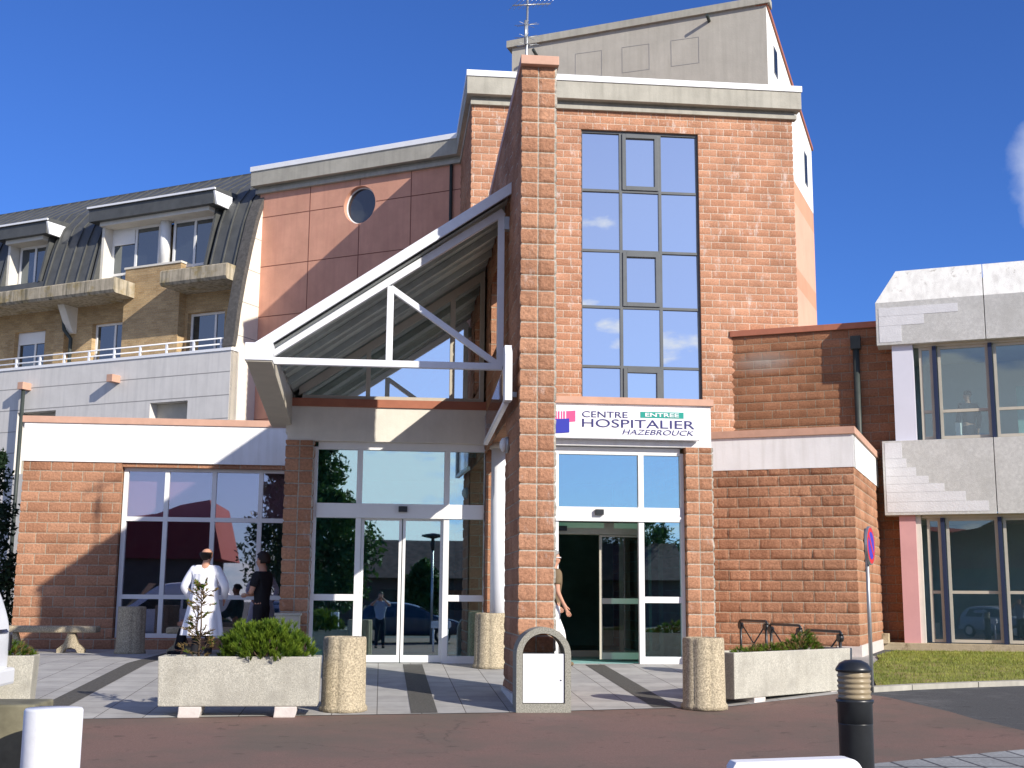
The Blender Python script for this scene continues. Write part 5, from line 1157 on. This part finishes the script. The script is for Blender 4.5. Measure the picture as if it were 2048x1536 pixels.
t = thing('white_bollard', 'smooth white cylindrical bollard at the bottom left corner', 'bollard', (-1.21, 5, gz(5)), local=True)
mb = MB(); mb.lathe((0, 0, 0), [(.106, 0), (.106, .60-gz(5)), (.101, .608-gz(5)), (.001, .609-gz(5))], 48); mb.build('post', 'whitepaint', t)
t = thing('timber_post', 'squat weathered grey timber post left of the white bollard', 'post', (-1.52, 5.25, gz(5.2)), local=True)
mb = MB(); mb.box(LB, -.25, .175, 0, .60-gz(5.2), -.3, .0); mb.build('post', 'timber', t, bevel=.01)
t = thing('white_barrier', 'low white round-ended rail behind the black bollard lamp', 'barrier', (1.7, 5.1, gz(5)), local=True)
zt_r = .392-gz(5)
mb = MB(); mb.prism(Fr((0, 0), (1, 0), (0, -1)), [(-.27, zt_r-.20), (.24, zt_r-.2), (.275, zt_r-.16)]+[(.215+.06*math.cos(a), zt_r-.055+.06*math.sin(a)) for a in np.linspace(0, math.pi/2, 8)]+[(-.255, zt_r-.008), (-.27, zt_r-.03)], -.10, .0); mb.build('rail', 'whitepaint', t, bevel=.008)
for x in (-.2, .18): m_ = MB(); m_.tube([(x, .05, 0), (x, .05, zt_r-.19)], .025, 10); m_.build('leg', 'whitepaint', t)

# antenna mast on the fin wall
t = thing('television_antenna', 'thin television antenna mast with yagi rods clamped to the top of the fin wall', 'antenna', (1.80, 16, 7.6))
mb = MB(); mb.tube([(1.80, 16, 7.5), (1.82, 16, 9.25)], .016, 8); mb.build('mast', 'zincpipe', t)
mb = MB(); mb.tube([(1.60, 15.9, 9.02), (2.15, 16.1, 9.18)], .010, 6)
for k_ in range(9):
    x = 1.62+k_*.065; y = 15.9+k_*.025; z = 9.03+k_*.019; l_ = .16-.008*k_; mb.tube([(x+l_*.35, y-l_, z), (x-l_*.35, y+l_, z)], .004, 4)
mb.build('yagi', 'zincpipe', t)
mb = MB()
for z in (8.80, 8.62, 8.5):
    for a in range(4): mb.tube([(1.81+.17*math.cos(a*.8), 16+.17*math.sin(a*.8), z+.02), (1.81-.17*math.cos(a*.8), 16-.17*math.sin(a*.8), z-.02)], .004, 4)
mb.tube([(1.79, 15.98, 8.5), (1.79, 15.98, 8.85)], .02, 6); mb.build('dipole', 'zincpipe', t)
mb = MB(); mb.tube([(1.70, 15.8, 7.75), (1.80, 16, 7.98)], .015, 5); mb.tube([(1.95, 15.8, 7.75), (1.82, 16, 8.0)], .012, 5); mb.build('stay', 'zincpipe', t)

# ================================================================== CARS
def make_car(name, label, paint, loc, rz, L=3.9, W=1.66, H=1.46, van=False):
    t = thing(name, label, 'car', loc, rz, local=True); st = []
    prof_ = [(0, .42, .80), (.06, .34, .98), (.16, .30, 1.10), (.32, .28, 1.30), (.5, .27, H-.04), (.9, .26, H), (1.7, .26, H), (2.2, .26, H-.10), (2.65, .26, 1.14), (2.95, .26, .95), (3.5, .28, .86), (3.78, .32, .74), (L, .40, .62)]
    if van: prof_[:5] = [(0, .42, .86), (.03, .34, 1.05), (.08, .30, 1.28), (.20, .28, 1.52), (.42, .27, H-.03)]
    rings = []
    for x, zb_, zt_2 in prof_:
        e = min(x, L-x); wf = .80+.20*min(1, (e/.35))**.5; hw = W/2*wf; rg = []; belt = min(zt_2-.02, .92)
        pts = [(0, zb_), (.80, zb_), (.97, zb_+.06), (1.0, .55), (.985, belt)]
        tap = .80 if zt_2 > 1.1 else .92
        pts += [(.985-(.985-tap)*.6, belt+(zt_2-belt)*.6), (tap, zt_2-.05*min(1, (zt_2-belt)*3)), (tap-.12, zt_2), (0, zt_2+.015)]
        half = [Vector((x, q[0]*hw, q[1])) for q in pts]
        rings.append(half+[Vector((p.x, -p.y, p.z)) for p in half[-2:0:-1]])
    mb = MB(); mb.loft(rings); body = mb.build('body', paint, t)
    md = body.modifiers.new('s', 'SUBSURF'); md.levels = 1; md.render_levels = 2
    # windows: thin shells 4 mm proud of the body
    for s_ in (1, -1):
        m_ = MB()
        def sp(x, z):
            tapz = (z-.92)/(H-.97); return Vector((x, s_*(W/2*(.985-(.985-.80)*tapz)+.004), z))
        m_.face([sp(.42, .96), sp(1.35, .95), sp(1.35, 1.34), sp(.60, 1.32)]); m_.face([sp(1.42, .95), sp(2.65, .94), sp(2.15, 1.31), sp(1.42, 1.34)]); m_.build('side_window', 'carglass', t)
    m_ = MB(); m_.face([Vector((.02, -.55, .90)), Vector((.02, .55, .90)), Vector((.32, .52, 1.34)), Vector((.32, -.52, 1.34))]); 
    m_.v = [(v[0]-.03, v[1], v[2]) for v in m_.v]; m_.build('rear_window', 'carglass', t)
    m_ = MB(); m_.face([Vector((2.86, .62, .98)), Vector((2.86, -.62, .98)), Vector((2.28, -.56, H-.06)), Vector((2.28, .56, H-.06))]); m_.v = [(v[0]+.05, v[1], v[2]+.02) for v in m_.v]; m_.build('windscreen', 'carglass', t)
    for x in (.62, 3.12):
        for s_ in (1, -1):
            m_ = MB(); m_.tube([(x, s_*(W/2-.16), .30), (x, s_*(W/2-.0), .30)], .30, 28); wl = m_.build('wheel', 'rubber', t)
            m_ = MB(); m_.tube([(x, s_*(W/2-.01), .30), (x, s_*(W/2+.006), .30)], .19, 20); m_.build('rim', 'chrome', wl)
    for s_ in (1, -1):
        m_ = MB(); m_.lathe((3.72, s_*.58, .66), [(.09, -.06), (.10, 0), (.06, .07)], 12); m_.build('headlight', 'chrome', t)
        m_ = MB(); m_.box(Fr((-.0, s_*.68), (0, 1), (-1, 0)), -.04, .04, .70, .90, -.06, .0); m_.build('tail_light', 'carglass' if van else 'signred', t)
    m_ = MB(); m_.box(Fr((0, 0), (0, 1), (-1, 0)), -.72, .72, .34, .52, -.15, .06); m_.build('bumper', paint, t, bevel=.03)
    return t
car = make_car('parked_car', 'white hatchback with blue lettering parked at the left edge', 'carwhite', (-4.04, 13.9, gz(13.9)), math.pi, H=1.68, van=True)
def decal(s_, y, z, h, w_):
    c = bpy.data.curves.new('lettering', 'FONT'); c.body = s_; c.size = 1; c.extrude = .002
    t_ = bpy.data.objects.new('lettering', c); COL.objects.link(t_); dg = bpy.context.evaluated_depsgraph_get(); me = bpy.data.meshes.new_from_object(t_.evaluated_get(dg)); bpy.data.objects.remove(t_)
    xs = [v.co.x for v in me.vertices]; ys = [v.co.y for v in me.vertices]
    for v in me.vertices: v.co = Vector((-.012-v.co.z, y-(v.co.x-min(xs))/(max(xs)-min(xs))*w_, z+(v.co.y-min(ys))/(max(ys)-min(ys))*h))
    me.materials.clear(); me.materials.append(M['carblue']); o = bpy.data.objects.new('lettering', me); COL.objects.link(o); o.parent = car
decal('SUR', .60, .86, .085, .5); decal('ES', .60, .72, .08, .4)
make_car('parked_car', 'silver hatchback parked across the street, seen in the door reflections', 'carsilver', (-5.6, -6.2, gz(-6)), R(6))
make_car('parked_car', 'dark hatchback parked across the street, seen in the door reflections', 'cardark', (-.8, -6.6, gz(-6)), R(3))
make_car('parked_car', 'dark blue hatchback further along the street, seen in the right door reflections', 'cardark', (4.6, -7.2, gz(-6)), R(2))

# ================================================================== TREES
def leafcloud(mb, c, rad, n, size, squash=1):
    for i in range(n):
        d = Vector((random.gauss(0, 1), random.gauss(0, 1), random.gauss(0, 1))).normalized(); q = random.random()**.35
        p = c+Vector((d.x*rad*q, d.y*rad*q, d.z*rad*q*squash)); s_ = size*random.uniform(.6, 1.3)
        a = Vector((random.gauss(0, 1), random.gauss(0, 1), random.gauss(0, 1))).normalized(); b_ = a.cross(Vector((random.gauss(0, 1), random.gauss(0, 1), 1))).normalized()
        mb.face([p-a*s_, p+b_*s_*.45, p+a*s_, p-b_*s_*.45])
def tree(label, x, y, h, r_, kind, m, n=90, leaf=.10, z0=None, low=.25, cat='tree', group=None):
    z0 = gz(y) if z0 is None else z0; t = thing('tree', label, cat, (x, y, z0), group=group)
    tr = MB(); tr.tube([(x, y, z0-.1), (x+.05, y, z0+h*.4), (x, y, z0+h*.93)], [h*.022, h*.014, h*.003], 8)
    cr = MB()
    for i in range(n):
        q = random.random(); zz = low+(1-low)*q
        rr_ = r_*(1-q)**.7 if kind == 'cone' else r_*math.sin(math.pi*min(.98, .12+q*.86))**.6
        a = random.random()*6.283; d_ = rr_*random.uniform(.35, 1)
        c = Vector((x+math.cos(a)*d_, y+math.sin(a)*d_, z0+h*zz)); cs = (.10+.09*random.random())*h*(.55 if kind == 'cone' else .9)*(1.1-q*.6)
        if i % 3 == 0: tr.tube([(x, y, z0+h*max(.1, zz-.12)), c], [h*.006, .01], 5, caps=False)
        leafcloud(cr, c, cs, 70, leaf)
    tr.build('trunk', 'bark', t); cr.build('crown', m, t); return t
tree('dark conifer at the left edge between the low wing and the ward building', -8.15, 27.4, 3.95, .95, 'cone', 'darkleaf', n=60, leaf=.06, low=.08)
tree('dark bushy shrub at the far left edge below the conifer', -8.0, 26.2, 2.7, .9, 'round', 'darkleaf', n=50, leaf=.06, low=.05)
for x, y, h, r_, k_, lb in ((-3.0, -19, 10.5, 1.9, 'cone', 'tall pointed conifer across the street, reflected in the left door panes'), (-5.6, -20, 10.0, 2.2, 'cone', 'second tall conifer across the street, further left in the reflections'),
                       (-2.3, -16, 6.2, 2.3, 'round', 'broad leafy tree across the street, reflected low in the left doors'), (17.5, -44, 7.0, 3.6, 'round', 'leafy tree right of the tiled house, reflected in the right sidelight'),
                       (2.2, -24, 3.4, .9, 'round', 'small bright shrub tree before the tiled house across the street')):
    tree(lb, x, y, h, r_, k_, 'leaf', n=100, leaf=.16, group='trees across the street')

# tiled house, awning building and lamp across the street
hs = thing('tiled_house', 'long low house with a brown tiled roof across the street behind the viewer', 'building', (6, -40, -.6))
mb = MB(); FH = Fr((0, -38), (1, 0), (0, 1)); mb.box(FH, -7, 19, -.6, 2.3, -8, 0); mb.build('wall', 'housewall', hs)
mb = MB(); mb.prism(Fr((0, -38), (0, 1), (1, 0)), [(.6, 2.2), (-4, 4.7), (-8.6, 2.2)], -7.5, 19.5); mb.build('roof', 'tiles', hs)
for x in (-4, 0, 4, 8, 12):
    m_ = MB(); m_.box(FH, x, x+1.6, .3, 1.5, 0, .04); m_.build('window', 'carglass', hs)
aw = thing('red_roofed_building', 'building with a tall dark red roof across the street, reflected in the low wing glazing', 'building', (-15, -22, -.6))
mb = MB(); mb.box(Fr((0, -20), (1, 0), (0, 1)), -22, -9.5, -.6, 3.1, -8, 0); mb.build('wall', 'housewall', aw)
mb = MB(); mb.prism(Fr((0, -20), (1, 0), (0, 1)), [(-22.6, 3.0), (-8.6, 3.0), (-9.4, 6.2), (-11, 5.9), (-12.2, 5.4), (-14, 5.2), (-16, 5.4), (-18, 5.9), (-22, 5.9)], -8.4, .4); mb.build('roof', 'redwall', aw)
sl = thing('street_lamp', 'slim street lamp with a flat disc head across the street, seen reflected', 'street lamp', (1.85, -5.0, -.6))
mb = MB(); mb.tube([(1.85, -5.0, -.6), (1.85, -5.0, 2.7)], [.05, .035], 10); mb.build('pole', 'zincpipe', sl)
mb = MB(); mb.lathe((1.85, -5.0, 2.7), [(.05, 0), (.09, .25), (.05, .42), (.42, .50), (.40, .56), (.02, .62)], 20); mb.build('lamp_head', 'blackmetal', sl)
sc.cycles.max_bounces = 8; sc.cycles.transparent_max_bounces = 12; sc.cycles.sample_clamp_indirect = 6
